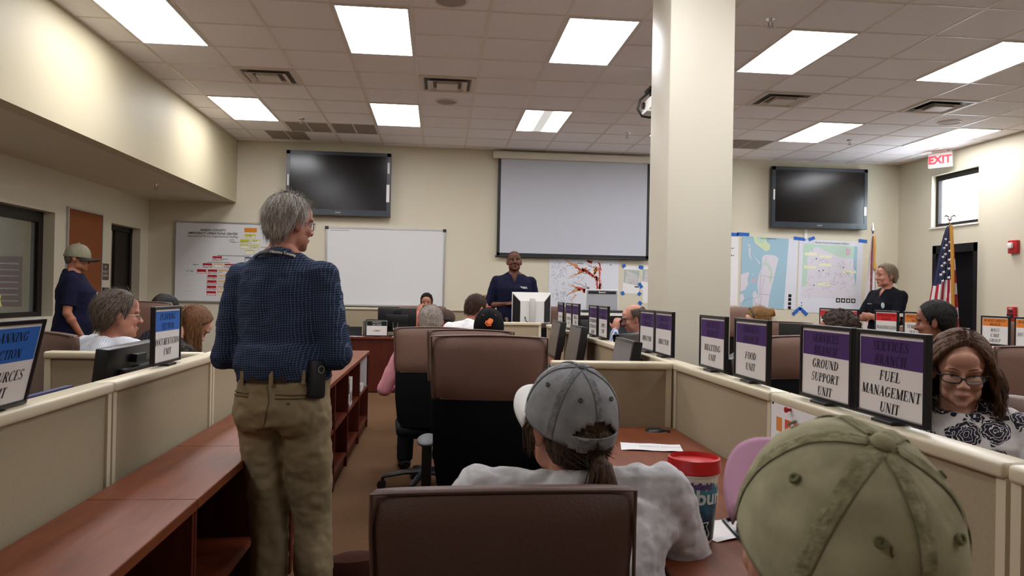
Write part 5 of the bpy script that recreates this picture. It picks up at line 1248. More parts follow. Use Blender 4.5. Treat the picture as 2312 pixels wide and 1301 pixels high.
    # ---- accessories
    def cap(s, m, brimtop, brimunder, puff=.012, tilt=0, eyelet=None, strap=True, button=None, size=1.0, seam=None, stiff=False, tall=1.0, wr=.0, nu=96, brimL=.078, brimA=66):
        M = s.Mh @ Mx.Translation((0, -.006, .018)) @ Mx.Rotation(R(-tilt), 4, 'X')
        rx, ry, rz = .089*size, .108*size, .108*size*tall
        def S(az, el, k=1.0):
            q = 1+puff*(abs(math.sin(3*az))**.7)*math.cos(el)-puff*.5
            if wr: q += wr*NZ.fractal(V((math.sin(az)*3, math.cos(az)*3, el*2.2)), .8, 2, 2)
            ce, se = math.cos(el), math.sin(el)
            e = .86 if stiff else .94
            return V((rx*q*k*math.sin(az)*ce**e, ry*q*k*math.cos(az)*ce**e, rz*q*k*se))
        b = B(); nv = 26; els = [R(-8)+(R(90)-R(-8))*j/nv for j in range(nv)]
        vv = [[b.bm.verts.new(S(2*math.pi*i/nu, e)) for i in range(nu)] for e in els]; top = b.bm.verts.new(S(0, R(90)))
        def open_(az, el):
            a = abs((math.degrees(az)+360) % 360-180)
            return strap and (a/33)**2+((math.degrees(el)+1)/22)**2 < 1 and True
        for j in range(nv-1):
            for i in range(nu):
                if open_(2*math.pi*(i+.5)/nu, (els[j]+els[j+1])/2): continue
                k = (i+1) % nu; b.bm.faces.new((vv[j][i], vv[j][k], vv[j+1][k], vv[j+1][i]))
        for i in range(nu): b.bm.faces.new((vv[-1][i], vv[-1][(i+1) % nu], top))
        lo = [v for v in b.bm.verts if not v.link_faces]; bmesh.ops.delete(b.bm, geom=lo, context='VERTS')
        b.xform(M); c = b.make('cap_crown', m, s.root, smooth=True, auto=180, norm=False)
        sd = c.modifiers.new('cloth', 'SOLIDIFY'); sd.thickness = .003; sd.offset = 1
        if strap:
            b = B(); P_ = []
            rs = []
            for k in range(13):
                az = R(180-36+72*k/12); rs.append([S(az, R(-8), 1.03), S(az, R(5), 1.03), S(az, R(5), .99), S(az, R(-8), .99)])
            b.rings(rs); b.xform(M); b.make('cap_strap', m, c, smooth=True, auto=40)
            b = B(); a0 = R(180+20); b.box(-.010, .010, -.004, .004, -.014, .014); b.xform(M @ Mx.Translation(S(a0, R(-2), 1.05)) @ Mx.Rotation(-a0, 4, 'Z')); b.make('strap_buckle', seam or m, c)
        b = B()
        for k in range(6):
            az = R(60*k); 
            for da in (-R(1.6), R(1.6)):
                pts = [S(az+da*(1.0/max(.15, math.cos(e))), e, 1.018) for e in [R(-8)+(R(84)-R(-8))*q/16 for q in range(17)] if not open_(az, e)]
                if len(pts) > 1: b.tube(pts, .0007, 4)
        b.xform(M); b.make('stitching', seam or m, c, smooth=True)
        b = B(); b.ell((0, 0, rz+.003), (.010, .010, .006)); b.xform(M); b.make('top_button', button or m, c, smooth=True)
        if seam:
            for k in range(6):
                rs = []
                for q in range(25):
                    e = R(-7)+R(90)*q/24
                    if open_(R(60*k), e): continue
                    da = R(4.2)/max(.16, math.cos(e)); rs.append([S(R(60*k)+da*f, e, kk) for f, kk in ((-1, 1.016), (-.8, 1.022), (.8, 1.022), (1, 1.016))])
                if len(rs) > 2: b = B(); b.rings(rs, closed=False, cap=False); b.xform(M); b.make('seam_tape', seam, c, smooth=True, auto=180)
        if eyelet:
            for k in range(6):
                b = B(); az = R(60*k+30); p = S(az, R(42), 1.02); d = p.normalized(); q = d.to_track_quat('Z', 'Y').to_matrix().to_4x4()
                b.lathe([(.0022, 0), (.0022, .002), (.0042, .0025), (.0052, .0), (.0022, 0)], 14, M=Mx.Translation(p) @ q); b.xform(M); b.make('eyelet', eyelet, c, smooth=True)
        # brim
        for nm, mm, dz in (('brim', brimtop, .0), ('brim_underside', brimunder, -.0035)):
            b = B(); rs = []
            for q in range(9):
                f = q/8; ring = []
                for k in range(25):
                    u = -1+2*k/24; az = R(brimA*u); p0 = S(az, R(-6)); L = brimL*(1-abs(u)**2.6)*f
                    x = p0.x*(1+.10*f*(1-abs(u)**3)); ring.append(V((x, p0.y+L, p0.z-.006+dz-.022*f*f*.4-.42*(x*x)/.09*f*.9+.010*f)))
                rs.append(ring)
            b.rings(rs, closed=False, cap=False); b.xform(M); o = b.make(nm, mm, c, smooth=True, auto=180)
            md = o.modifiers.new('t', 'SOLIDIFY'); md.thickness = .0025
        s.capM = M; s.capS = S
        return c
    def glasses(s, m, w=.027, h=.017, r=.0016, drop=0, lens=True, round_=2.6):
        b = B(); Mh = s.Mh; f = .096
        for sd in (-1, 1):
            pts = []
            for k in range(25):
                t = 2*math.pi*k/24; cx, sx = math.cos(t), math.sin(t); e = 2/round_
                x = sd*.033+w*abs(cx)**e*(1 if cx > 0 else -1); z = -.004-drop+h*abs(sx)**e*(1 if sx > 0 else -1); pts.append(Mh @ V((x, f-.35*x*x/.06, z)))
            b.tube(pts, r, 6, cap=False)
            ex = sd*(.033+w); b.tube([Mh @ V(p) for p in ((ex, f-.35*ex*ex/.06, .004-drop), (sd*.078, .070, .004-drop*.6), (sd*.082, -.005, .004), (sd*.080, -.028, -.014))], r*1.15, 6)
        b.tube([Mh @ V((x, f+.001, -.002-drop+z)) for x, z in ((-.0075, 0), (0, .003), (.0075, 0))], r*1.1, 6)
        g = b.make('glasses', m, s.root, smooth=True)
        if lens:
            b = B(); 
            for sd in (-1, 1):
                b.face([Mh @ V((sd*.033+w*abs(math.cos(t))**(2/round_)*(1 if math.cos(t) > 0 else -1), f-.0005-.35*(sd*.033)**2/.06, -.004-drop+h*abs(math.sin(t))**(2/round_)*(1 if math.sin(t) > 0 else -1))) for t in [2*math.pi*k/20 for k in range(20)]])
            b.make('lens', mat('lens_glass', 'DDE3E6', .05, .5, alpha=.18), g)
    def decal(s, name, m, x, z, draw, side=1, target=None, off=.004, tz=0):
        """puts flat lettering on the cloth: side 1 = chest, -1 = back"""
        from mathutils.bvhtree import BVHTree
        me = (target or s.shirto).data; bvh = BVHTree.FromPolygons([v.co for v in me.vertices], [p.vertices[:] for p in me.polygons])
        o = s.Mt @ V((x, .6*side, z)); d = (s.Mt.to_3x3() @ V((0, -side, 0))).normalized()
        hit = bvh.ray_cast(o, d)
        if hit[0] is None: return
        b = B(); draw(b)
        n = hit[1]; n = V((n.x*.4, n.y, n.z*.4)) if side else n
        q = Mx.Rotation(math.atan2(n.x, -n.y), 4, 'Z')
        b.xform(Mx.Translation(hit[0]+n.normalized()*off) @ q @ Mx.Rotation(R(tz), 4, 'Y')); return b.make(name, m, s.root, norm=False)
    def belt(s, m, buckle=None, z=-.005, k=1.06, h=.018):
        b = B(); rings = []
        for zz, kk in ((z-h, k), (z-h, k+.02), (z+h, k+.02), (z+h, k)):
            rings.append([s.Mt @ V((.172*s.g*kk*math.cos(t), s.belly*.15+(.126*s.g*kk+s.belly*.2)*math.sin(t)-.005, zz)) for t in [2*math.pi*i/40 for i in range(40)]])
        b.rings(rings, cap=False); b.make('belt', m, s.root, smooth=True, auto=40)
LIM_SHORT = [(0, .078), (35, .070), (55, .045), (72, .010), (84, -.030), (98, .022), (112, -.020), (130, -.060), (180, -.072)]
LIM_FULL = [(0, .070), (35, .064), (55, .040), (75, -.01), (90, -.045), (110, -.070), (180, -.085)]
# ---------------------------------------------------------------- people in the room
SK_PINK = skinmat('pink', 'C08A74', 'A86C58'); SK_TAN = skinmat('tan', 'AD7558', '945E46'); SK_DARK = skinmat('dark', '6A4030', '54301F'); SK_FAIR = skinmat('fair', 'CC9A84', 'B67F6A'); SK_OLIVE = skinmat('olive', '9A654C', '85523C')
H_GREY = hairmat('grey', 'CBC4BC', '857B72'); H_GREYD = hairmat('greying_brown', '6B5D50', '352A22'); H_BROWN = hairmat('brown', '4A3123', '22150F'); H_DARK = hairmat('dark', '1C1715', '0B0908'); H_BLONDE = hairmat('blonde', 'A8804F', '6B4B2B'); H_LBROWN = hairmat('light_brown', '7A5434', '472D1B'); H_SAND = hairmat('sandy_grey', '8E7B66', '55473A'); H_WHITE = hairmat('white_grey', 'B3AAA0', '857A70'); H_WAVY = hairmat('wavy_brown', '6E503C', '35231A')
KHAKI = mat('khaki_cloth', '8F7F62', .85, .15, var=.10, vscale=30, bump=.1, bscale=700); DKTR = mat('dark_trousers', '1E1F24', .85, .1); NAVY = mat('navy_polo', '14162E', .85, .15, bump=.15, bscale=800); BLKP = mat('black_polo', '0D0F17', .85, .15, bump=.15, bscale=800); JEAN = mat('jeans', '2E3950', .85, .15); SHOEB = mat('brown_shoe', '2E1C14', .4, .5)
def check_mat():
    m = bpy.data.materials.new('checked_shirt'); m.use_nodes = True; nt = m.node_tree; p = nt.nodes['Principled BSDF']; p.inputs['Roughness'].default_value = .85; p.inputs['Specular IOR Level'].default_value = .15
    tc = nt.nodes.new('ShaderNodeTexCoord'); mp = nt.nodes.new('ShaderNodeMapping'); mp.inputs['Rotation'].default_value = (0, R(4), R(8)); nt.links.new(tc.outputs['Object'], mp.inputs[0])
    nz = nt.nodes.new('ShaderNodeTexNoise'); nz.inputs['Scale'].default_value = 5; nt.links.new(tc.outputs['Object'], nz.inputs['Vector'])
    mx = nt.nodes.new('ShaderNodeMix'); mx.data_type = 'VECTOR'; mx.inputs[0].default_value = .03; nt.links.new(mp.outputs[0], mx.inputs[4]); nt.links.new(nz.outputs['Color'], mx.inputs[5])
    sp = nt.nodes.new('ShaderNodeSeparateXYZ'); nt.links.new(mx.outputs[1], sp.inputs[0])
    def line(sock, pitch, w):
        a = nt.nodes.new('ShaderNodeMath'); a.operation = 'MULTIPLY'; a.inputs[1].default_value = 1/pitch; nt.links.new(sock, a.inputs[0])
        f = nt.nodes.new('ShaderNodeMath'); f.operation = 'FRACT'; nt.links.new(a.outputs[0], f.inputs[0])
        l = nt.nodes.new('ShaderNodeMath'); l.operation = 'LESS_THAN'; l.inputs[1].default_value = w; nt.links.new(f.outputs[0], l.inputs[0]); return l.outputs[0]
    a, c = line(sp.outputs[0], .0098, .14), line(sp.outputs[2], .0086, .16)
    mxx = nt.nodes.new('ShaderNodeMath'); mxx.operation = 'MAXIMUM'; nt.links.new(a, mxx.inputs[0]); nt.links.new(c, mxx.inputs[1])
    col = nt.nodes.new('ShaderNodeMix'); col.data_type = 'RGBA'; col.inputs[6].default_value = lin('202A41'); col.inputs[7].default_value = lin('58657F'); nt.links.new(mxx.outputs[0], col.inputs[0]); nt.links.new(col.outputs[2], p.inputs['Base Color'])
    return m
def stripe_mat(name, base, stripe, pitch, w, axis=0):
    m = bpy.data.materials.new(name); m.use_nodes = True; nt = m.node_tree; p = nt.nodes['Principled BSDF']; p.inputs['Roughness'].default_value = .85
    tc = nt.nodes.new('ShaderNodeTexCoord'); sp = nt.nodes.new('ShaderNodeSeparateXYZ'); nt.links.new(tc.outputs['Object'], sp.inputs[0])
    ad = nt.nodes.new('ShaderNodeMath'); ad.operation = 'MULTIPLY_ADD'; ad.inputs[1].default_value = .35; nt.links.new(sp.outputs[1], ad.inputs[0]); nt.links.new(sp.outputs[axis], ad.inputs[2])
    a = nt.nodes.new('ShaderNodeMath'); a.operation = 'MULTIPLY'; a.inputs[1].default_value = 1/pitch; nt.links.new(ad.outputs[0], a.inputs[0])
    f = nt.nodes.new('ShaderNodeMath'); f.operation = 'FRACT'; nt.links.new(a.outputs[0], f.inputs[0]); l = nt.nodes.new('ShaderNodeMath'); l.operation = 'LESS_THAN'; l.inputs[1].default_value = w; nt.links.new(f.outputs[0], l.inputs[0])
    col = nt.nodes.new('ShaderNodeMix'); col.data_type = 'RGBA'; col.inputs[6].default_value = lin(base); col.inputs[7].default_value = lin(stripe); nt.links.new(l.outputs[0], col.inputs[0]); nt.links.new(col.outputs[2], p.inputs['Base Color']); return m
def floral_mat():
    m = bpy.data.materials.new('floral_blouse'); m.use_nodes = True; nt = m.node_tree; p = nt.nodes['Principled BSDF']; p.inputs['Roughness'].default_value = .8
    tc = nt.nodes.new('ShaderNodeTexCoord'); N = nt.nodes.new; L = nt.links.new
    nz = N('ShaderNodeTexNoise'); nz.inputs['Scale'].default_value = 26; nz.inputs['Detail'].default_value = 2; L(tc.outputs['Object'], nz.inputs['Vector'])
    mx = N('ShaderNodeMix'); mx.data_type = 'VECTOR'; mx.inputs[0].default_value = .022; L(tc.outputs['Object'], mx.inputs[4]); L(nz.outputs['Color'], mx.inputs[5])
    vo = N('ShaderNodeTexVoronoi'); vo.inputs['Scale'].default_value = 12.5; vo.inputs['Randomness'].default_value = .8; L(mx.outputs[1], vo.inputs['Vector'])
    def gt(s, v, op='GREATER_THAN'):
        a = N('ShaderNodeMath'); a.operation = op; a.inputs[1].default_value = v; L(s, a.inputs[0]); return a.outputs[0]
    def mul(a, c, op='MULTIPLY'):
        q = N('ShaderNodeMath'); q.operation = op; L(a, q.inputs[0]); L(c, q.inputs[1]); return q.outputs[0]
    rose = gt(vo.outputs['Distance'], .56, 'LESS_THAN')
    sn = N('ShaderNodeMath'); sn.operation = 'MULTIPLY'; sn.inputs[1].default_value = 48; L(vo.outputs['Distance'], sn.inputs[0])
    n3 = N('ShaderNodeTexNoise'); n3.inputs['Scale'].default_value = 55; L(tc.outputs['Object'], n3.inputs['Vector']); ad = N('ShaderNodeMath'); ad.operation = 'MULTIPLY_ADD'; ad.inputs[1].default_value = 17; L(n3.outputs['Fac'], ad.inputs[0]); L(sn.outputs[0], ad.inputs[2])
    si = N('ShaderNodeMath'); si.operation = 'SINE'; L(ad.outputs[0], si.inputs[0]); petal = gt(si.outputs[0], .72, 'LESS_THAN')
    v2 = N('ShaderNodeTexVoronoi'); v2.inputs['Scale'].default_value = 24; L(mx.outputs[1], v2.inputs['Vector']); leaf = gt(v2.outputs['Distance'], .24, 'LESS_THAN'); far = gt(vo.outputs['Distance'], .60)
    f = mul(mul(rose, petal), mul(leaf, far), 'MAXIMUM')
    col = N('ShaderNodeMix'); col.data_type = 'RGBA'; col.inputs[6].default_value = lin('D8D2D0'); col.inputs[7].default_value = lin('17182A'); L(f, col.inputs[0]); L(col.outputs[2], p.inputs['Base Color']); return m
WIRE = mat('glasses_dark', '1A1513', .3, .5); WIREG = mat('glasses_gold', '8E8270', .25, .5, metal=.8)
# 1 --- the man standing in the aisle
h = Person('standing grey-haired man in a blue checked shirt and khaki trousers, seen from behind', (-.545, 2.85, 1.612), -16, look=-32, nod=2, pose='stand', pz=1.025, lean=2, girth=1.0, belly=.03, sw=.93, skin=SK_PINK, voxel=.006, hs=.92, side=-2.5,
    arms={'l': ((-.17, -.05, -1), (.50, 1, -.12)), 'r': ((.22, -.02, -1), (-.50, 1, -.10))}, legs=[((-.055, .02, .54), (-.020, -.02, .085)), ((.105, .05, .54), (.145, .02, .085))])
h.body(forearm=1.05); h.face_marks(H_GREY)
h.hair(H_GREY, [(0, .080), (35, .076), (55, .052), (72, .022), (82, -.018), (96, .030), (110, -.012), (130, -.058), (180, -.076)], th=.013, noise=(.006, 34), strands=2600, slen=.055, nu=96, nv=64, comb=(.25, -.35, -1), swid=.0010, lift=.005)
h.glasses(WIRE)
h.shirt(check_mat(), 'long', loose=.014, voxel=.007, fold=.0075, tuck=True, seed=2, lo=.06, bulk=1.06)
h.trousers(KHAKI, voxel=.008, wide=1.03, fold=.010); h.shoes(SHOEB)
h.belt(mat('belt_brown', '241712', .45, .5), z=.085, k=1.0)
def hero_bits(s):
    # lanyard round the collar with white lettering
    LY = mat('lanyard_black', '101012', .6); b = B(); pts = []
    for k in range(25):
        a = 2*math.pi*k/24; c = V((.090*math.cos(a), -.016+.086*math.sin(a), .512-.030*math.sin(a))); pts.append(c)
    top = [p+V((0, 0, .010)) for p in pts]; bot = [p+V((p.x*.10, p.y*.10, -.007)) for p in pts]
    b.rings([[s.Mt @ p for p in top], [s.Mt @ p for p in bot]], closed=False); o = b.make('lanyard', LY, s.root, smooth=True); md = o.modifiers.new('t', 'SOLIDIFY'); md.thickness = .003
    me = sans_mesh('Nassau County', .0145, bold=.0004)
    for v in me.vertices:
        a = -math.pi/2+.55+v.co.x/.094; v.co = s.Mt @ V((.0990*math.cos(a), -.016+.0950*math.sin(a), .5135-.030*math.sin(a)+v.co.y))
    meshobj('lanyard_lettering', me, WHITE, s.root)
    # phone holster on the belt
    HB = mat('holster_black', '0E0F14', .55, .4); b = B(); b.box(-.034, .034, -.015, .015, -.085, .055, bev=.010)
    A = R(-28); M = s.Mt @ Mx.Translation((.188*s.g*math.cos(A), .140*s.g*math.sin(A)+.0, .09)) @ Mx.Rotation(A+math.pi/2, 4, 'Z') @ Mx.Rotation(R(4), 4, 'Y')
    b.xform(M); ho = b.make('phone_holster', HB, s.root, smooth=True)
    b = B(); b.lathe([(.011, 0), (.014, 0), (.014, .001), (.011, .001)], 20, M=M @ Mx.Translation((.006, -.0165, .020)) @ Mx.Rotation(R(90), 4, 'X')); b.make('holster_emblem', GREYM, ho)
    # welt pockets, button and belt loops
    from mathutils.bvhtree import BVHTree
    me = s.pants.data; bvh = BVHTree.FromPolygons([v.co for v in me.vertices], [p.vertices[:] for p in me.polygons])
    def onp(x, z, out=.002):
        q = bvh.ray_cast(s.pel+V((x, -.5, z)), V((0, 1, 0))); return (q[0]+q[1]*out) if q[0] else s.pel+V((x, -.14, z))
    KD = mat('khaki_seam', '6B5D45', .85, .1)
    for x0, x1 in ((-.155, -.075), (.035, .135)):
        b = B()
        for dz in (0, -.013): b.tube([onp(x0+(x1-x0)*k/8, .030+dz) for k in range(9)], .0028, 6)
        b.make('welt_pocket', KD, s.root, smooth=True)
    b = B(); b.ell(onp(.085, .0), (.006, .004, .006)); b.make('pocket_button', KD, s.root, smooth=True)
    b = B(); b.tube([onp(.0+.012*math.sin(k*.5), .06-.018*k) for k in range(10)], .0018, 5); b.make('seat_seam', KD, s.root, smooth=True)
    for x in (-.10, .025, .13):
        p = s.Mt @ V((x, -math.sqrt(max(0, 1-(x/(.172*s.g*1.06))**2))*.126*s.g*1.06-.006, .085)); b = B(); b.box(-.007, .007, -.004, .004, -.026, .024); b.xform(Mx.Translation(p)); b.make('belt_loop', KHAKI, s.root)
hero_bits(h)
# 2 --- man in cap by the side wall
p = Person('standing man in olive cap and navy polo in front of the cork board', (-3.37, 7.5, 1.625), -68, look=-14, nod=4, pose='stand', girth=1.25, belly=.05, sw=1.12, skin=SK_TAN, arms={'l': ((-.10, .05, -1), (0, .35, -1)), 'r': ((.14, -.10, -1), (-.12, .55, -1))})
p.body(curl=.5); p.face_marks(H_GREYD); p.hair(H_GREYD, LIM_SHORT, th=.006, topmax=.02); p.glasses(WIREG)
p.shirt(NAVY, 'short', fold=.005, sl=.80); p.trousers(DKTR); p.shoes(BLACK)
OLIVE = mat('cap_olive', '85806A', .85, .1, bump=.2, bscale=500, var=.1, vscale=30); p.cap(OLIVE, mat('cap_dark_brim', '25261F', .8), mat('cap_dark_brim', '25261F', .8), strap=True)
p.decal('chest_emblem', WHITE, .07, .33, lambda b: [b.ell((0, 0, 0), (.014, .003, .022)), b.box(-.02, .02, -.002, .002, -.03, -.025)])
# 3 --- seated man with glasses
p = Person('seated grey-brown haired man with glasses in a white striped shirt', (-1.62, 4.05, 1.222), -34, look=-22, nod=0, lean=6, shrug=.05, girth=1.22, sw=1.12, belly=.04, skin=SK_PINK, voxel=.007)
p.body(headw=1.07, jaw=1.12); p.face_marks(H_GREYD); p.hair(H_GREYD, LIM_SHORT, th=.013, noise=(.002, 20), strands=1600, slen=.06, comb=(-.3, -.8, -1), headw=1.06, lift=.0015); p.glasses(WIREG, round_=2.1)
p.shirt(stripe_mat('striped_white', 'CDCFD4', '9AA0AC', .012, .25), 'long', fold=.006); p.trousers(DKTR); p.shoes(BLACK)
# 4 --- woman with bent head
p = Person('woman with long brown hair bending her head over the desk', (-1.585, 5.15, 1.120), -45, look=-12, nod=42, lean=16, girth=.95, skin=SK_FAIR, female=True, arms={'l': ((-.2, .6, -.9), (.5, 1, .1)), 'r': ((.2, .7, -.6), (-.1, .8, .75))})
p.body(); p.face_marks(H_BROWN)
def longhair(s, m, length=.26, part=.0, wave=0, seed=1, n=64, fine=500, vol=1.12, front=78, voxel=.006, spread=0.0):
    """hair falling from a parting: locks grown into one mass, with fine strands over it"""
    inv = s.Mh.inverted().to_3x3(); down = (inv @ V((0, 0, -1))).normalized(); rr = random.Random(seed); C = V((0, -.012, .030)); rad = V((.074, .094, .086))
    def path(jit, k, L):
        t = rr.random(); sd = 1 if k % 2 else -1
        a = R(sd*(front+(180-front)*t**.8)); y0 = .060-.13*t
        d0 = V((part/.08+sd*.10, y0/.094, .86)).normalized(); d1 = V((math.sin(a), math.cos(a), -.12)).normalized(); q = rr.uniform(.97, 1.03)*vol; pts = []
        for j in range(7):
            d = d0.lerp(d1, j/6).normalized(); kk = 1+(q-1)*(.35+.65*j/6); pts.append(C+V((d.x*rad.x*kk, d.y*rad.y*kk, d.z*rad.z*(1+(q-1)*.6)))+V((rr.uniform(-jit, jit), rr.uniform(-jit, jit), rr.uniform(-jit, jit))))
        p = pts[-1]; ph = rr.uniform(0, 6)
        for j in range(1, 8):
            out = V((math.sin(a), math.cos(a)*.4, 0))*(spread*(1-j/5)+wave*math.sin(j*1.5+ph)); p = p+down*L/7+out; pts.append(p.copy())
        return pts
    b = B(); b.ell(C+V((0, -.006, .002)), (.080, .097, .092), u=28, v=18)
    bmesh.ops.delete(b.bm, geom=[v for v in b.bm.verts if v.co.y > .035 and v.co.z < .078 or v.co.z < -.045], context='VERTS')
    bmesh.ops.holes_fill(b.bm, edges=b.bm.edges, sides=0)
    for k in range(n):
        pts = path(.002, k, length*rr.uniform(.85, 1.08)); b.tube(pts, [.007, .010, .012, .013, .013, .013, .014, .014, .014, .013, .012, .010, .008, .003], 8, flat=.8)
    me = fuse(b, voxel, 2, .5); b = B(); b.bm.from_mesh(me); bpy.data.meshes.remove(me)
    for k in range(fine):
        pts = [p+V((rr.uniform(-.004, .004), rr.uniform(-.004, .004), 0)) for p in path(.003, k, length*rr.uniform(.8, 1.15))]
        pts = [C+(p-C)*1.05 if i < 7 else p+V((p.x, p.y, 0)).normalized()*.008 for i, p in enumerate(pts)]; b.tube(pts, [.0006]+[.0011]*12+[.0003], 3, cap=False)
    b.xform(s.Mh); return b.make('hair', m, s.root, smooth=True, auto=180, norm=False)
longhair(p, H_LBROWN, .22); p.shirt(mat('dark_dotted_top', '1B1718', .85, .1, var=.9, vscale=60, col2='4A4440'), 'long'); p.trousers(DKTR); p.shoes(BLACK)
# 5 --- hidden person
p = Person('person in a dark striped top hidden behind the DOCUMENTATION sign', (-2.12, 6.18, 1.175), -20, look=0, nod=12, lean=10, skin=SK_TAN, arms={'l': ((-.3, .4, -.8), (.2, 1, .1)), 'r': ((.5, .5, -.8), (.2, 1, -.05))})
p.body(); p.hair(H_DARK, LIM_FULL, th=.018); p.shirt(stripe_mat('dark_stripe', '17171E', '3A3A44', .03, .4), 'short'); p.trousers(DKTR); p.shoes(BLACK)
# 6 --- man in salmon shirt at the finance desk
p = Person('man in a salmon shirt with his hand on his mouth, facing the camera', (-.164, 11.0, 1.222), 176, nod=9, lean=6, girth=1.05, skin=SK_PINK, arms={'l': ((-.5, .5, -.8), (.6, .75, .35)), 'r': ((.05, .85, -.55), (-.36, -.22, 1)), 'palmr': (0, -1, 0)})
p.body(curl=(.5, .95)); p.face_marks(H_DARK); p.hair(H_DARK, LIM_SHORT, th=.011); p.shirt(mat('salmon_shirt', 'D98A78', .85, .1), 'long', fold=.005); p.trousers(DKTR); p.shoes(BLACK)
# 7 --- grey-haired man with pink sleeve
p = Person('grey short-haired man in pink sitting with his back to the camera', (-.052, 5.62, 1.145), 4, look=0, nod=6, lean=4, girth=1.2, sw=1.15, skin=SK_PINK, arms={'l': ((-.45, .1, -1), (.2, 1, .0)), 'r': ((.3, .2, -1), (-.1, 1, 0))})
p.body(headw=1.08); p.hair(H_WHITE, [(0, .08), (55, .06), (75, .02), (88, -.02), (100, .02), (115, -.03), (140, -.062), (180, -.066)], th=.006, noise=(.002, 60), strands=900, slen=.02, headw=1.07, lift=.002); p.shirt(mat('pink_shirt', 'C98A93', .85, .1), 'long'); p.trousers(DKTR); p.shoes(BLACK)
# 8 --- person with hair clip
p = Person('dark-haired person with a hair clip between the grey-haired and white-shirted men', (.075, 7.35, 1.07), -35, look=0, nod=8, lean=6, girth=.9, skin=SK_FAIR, female=True)
p.body(); longhair(p, H_BROWN, .10, fine=200); b = B(); b.box(-.03, .03, -.012, .012, -.012, .012, bev=.005); b.xform(p.Mh @ Mx.Translation((.07, -.085, .03)) @ Mx.Rotation(R(35), 4, 'Z')); b.make('hair_clip', BLACK, p.root, smooth=True)
p.shirt(mat('grey_top', '5A4A48', .85, .1), 'short'); p.trousers(DKTR); p.shoes(BLACK)
# 9 --- white shirt man
p = Person('man in a bright white shirt leaning forward between the other seated men', (.335, 6.6, 1.225), -24, look=-30, nod=14, lean=20, shrug=.03, girth=1.15, sw=1.12, skin=SK_PINK)
p.body(); p.face_marks(H_BROWN); p.hair(H_BROWN, [(0, .098), (35, .090), (55, .055), (72, .020), (84, -.022), (98, .022), (112, -.025), (135, -.060), (180, -.066)], th=.009, noise=(.003, 40), strands=600, slen=.03); p.shirt(mat('white_shirt', 'E6E5E6', .8, .1), 'long', fold=.006); p.trousers(DKTR); p.shoes(BLACK)
# 10 --- black cap with emblem
p = Person('person in a black baseball cap with orange emblem, seen from behind', (.33, 4.92, 1.130), -2, nod=-2, lean=2, girth=1.05, skin=SK_PINK)
p.body(); p.hair(H_DARK, LIM_SHORT, th=.004, topmax=.02); BLKC = mat('cap_black', '0B0B0D', .8, .15)
c = p.cap(BLKC, BLKC, BLKC, strap=False, stiff=True, tall=1.08, eyelet=mat('eyelet_red', '8E1B22', .6), button=mat('button_red', 'B3202A', .6), tilt=-2, size=1.04)
b = B(); EM = mat('emblem_orange', 'E0712A', .6); b.ell((0, 0, 0), (.017, .003, .017)); b.ell((.004, 0, .016), (.012, .003, .008)); b.tube([(-.018, 0, .008), (-.024, 0, -.008), (-.012, 0, -.024), (.012, 0, -.020)], .004, 6); b.ell((.014, 0, .008), (.008, .003, .012))
b.xform(p.capM @ Mx.Translation((0, -.112, .045)) @ Mx.Rotation(R(-24), 4, 'X')); b.make('cap_emblem', EM, c, smooth=True)
p.shirt(mat('dark_shirt', '22232A', .85, .1), 'short'); p.trousers(DKTR); p.shoes(BLACK)
# 11 --- blonde woman
p = Person('blonde woman looking down beside the speaker\'s elbow', (.655, 10.42, 1.20), -100, look=0, nod=30, lean=8, girth=.9, skin=SK_FAIR, female=True)
p.body(); p.face_marks(H_BLONDE); longhair(p, H_BLONDE, .24); p.shirt(mat('black_top', '15151A', .85, .1), 'long'); p.trousers(DKTR); p.shoes(BLACK)
# 12 --- the speaker
p = Person('standing speaker in a navy FEMA polo behind the white monitor', (.951, 9.6, 1.772), 178, nod=-10, look=2, pose='stand', girth=1.16, belly=.015, sw=1.12, shrug=-.01, skin=SK_DARK, voxel=.007, arms={'l': ((-.22, -.12, -1), (1.0, .72, .22)), 'r': ((.30, .0, -1), (-.95, .75, .12)), 'palml': (0, -.5, -1), 'palmr': (0, -.6, -1)})
p.body(curl=(.7, .5), jaw=1.06); p.face_marks(mat('brow_dark', '1B1210', .6), lips='54302A'); p.hair(mat('stubble_dark', '3D2A22', .8, .2), [(0, .10), (45, .085), (70, .03), (85, .0), (100, .02), (120, -.03), (180, -.06)], th=.0022, noise=(.0005, 50))
p.shirt(NAVY, 'short', fold=.006, sl=1.0, bulk=1.1, vneck=True); p.trousers(KHAKI); p.shoes(BLACK); p.belt(BLACK, z=-.045, k=1.12)
p.decal('chest_lettering', WHITE, -.105, .370, lambda b: sans(b, 'FEMA', 0, 0, .034, 0, bold=.0012))
b = B(); b.box(-.02, .02, -.004, .004, -.014, .014); b.xform(Mx.Translation(p.wri[1]+p.hand[1]*.10+V((0, .04, .03)))); b.make('held_clicker', WHITE, p.root)
# 13 --- balding man
p = Person('balding man in a blue striped shirt with fist at his mouth', (1.765, 6.75, 1.165), 74, look=10, nod=12, lean=12, girth=1.1, skin=SK_PINK, arms={'l': ((-.02, .9, -.5), (.22, -.1, 1)), 'r': ((.3, .3, -.9), (-.2, 1, .1)), 'palml': (1, -.4, 0)})
p.body(curl=(1.15, .5)); p.face_marks(H_GREY); p.hair(H_GREYD, [(0, .2), (60, .12), (75, .035), (86, -.02), (100, .015), (112, -.02), (135, -.055), (180, -.064)], th=.011, noise=(.004, 35), topmax=.082, strands=700, slen=.03); p.glasses(WIRE)
p.shirt(stripe_mat('blue_striped', 'C6CCDC', '4F6496', .022, .38), 'long', fold=.005); p.trousers(KHAKI); p.shoes(BLACK)
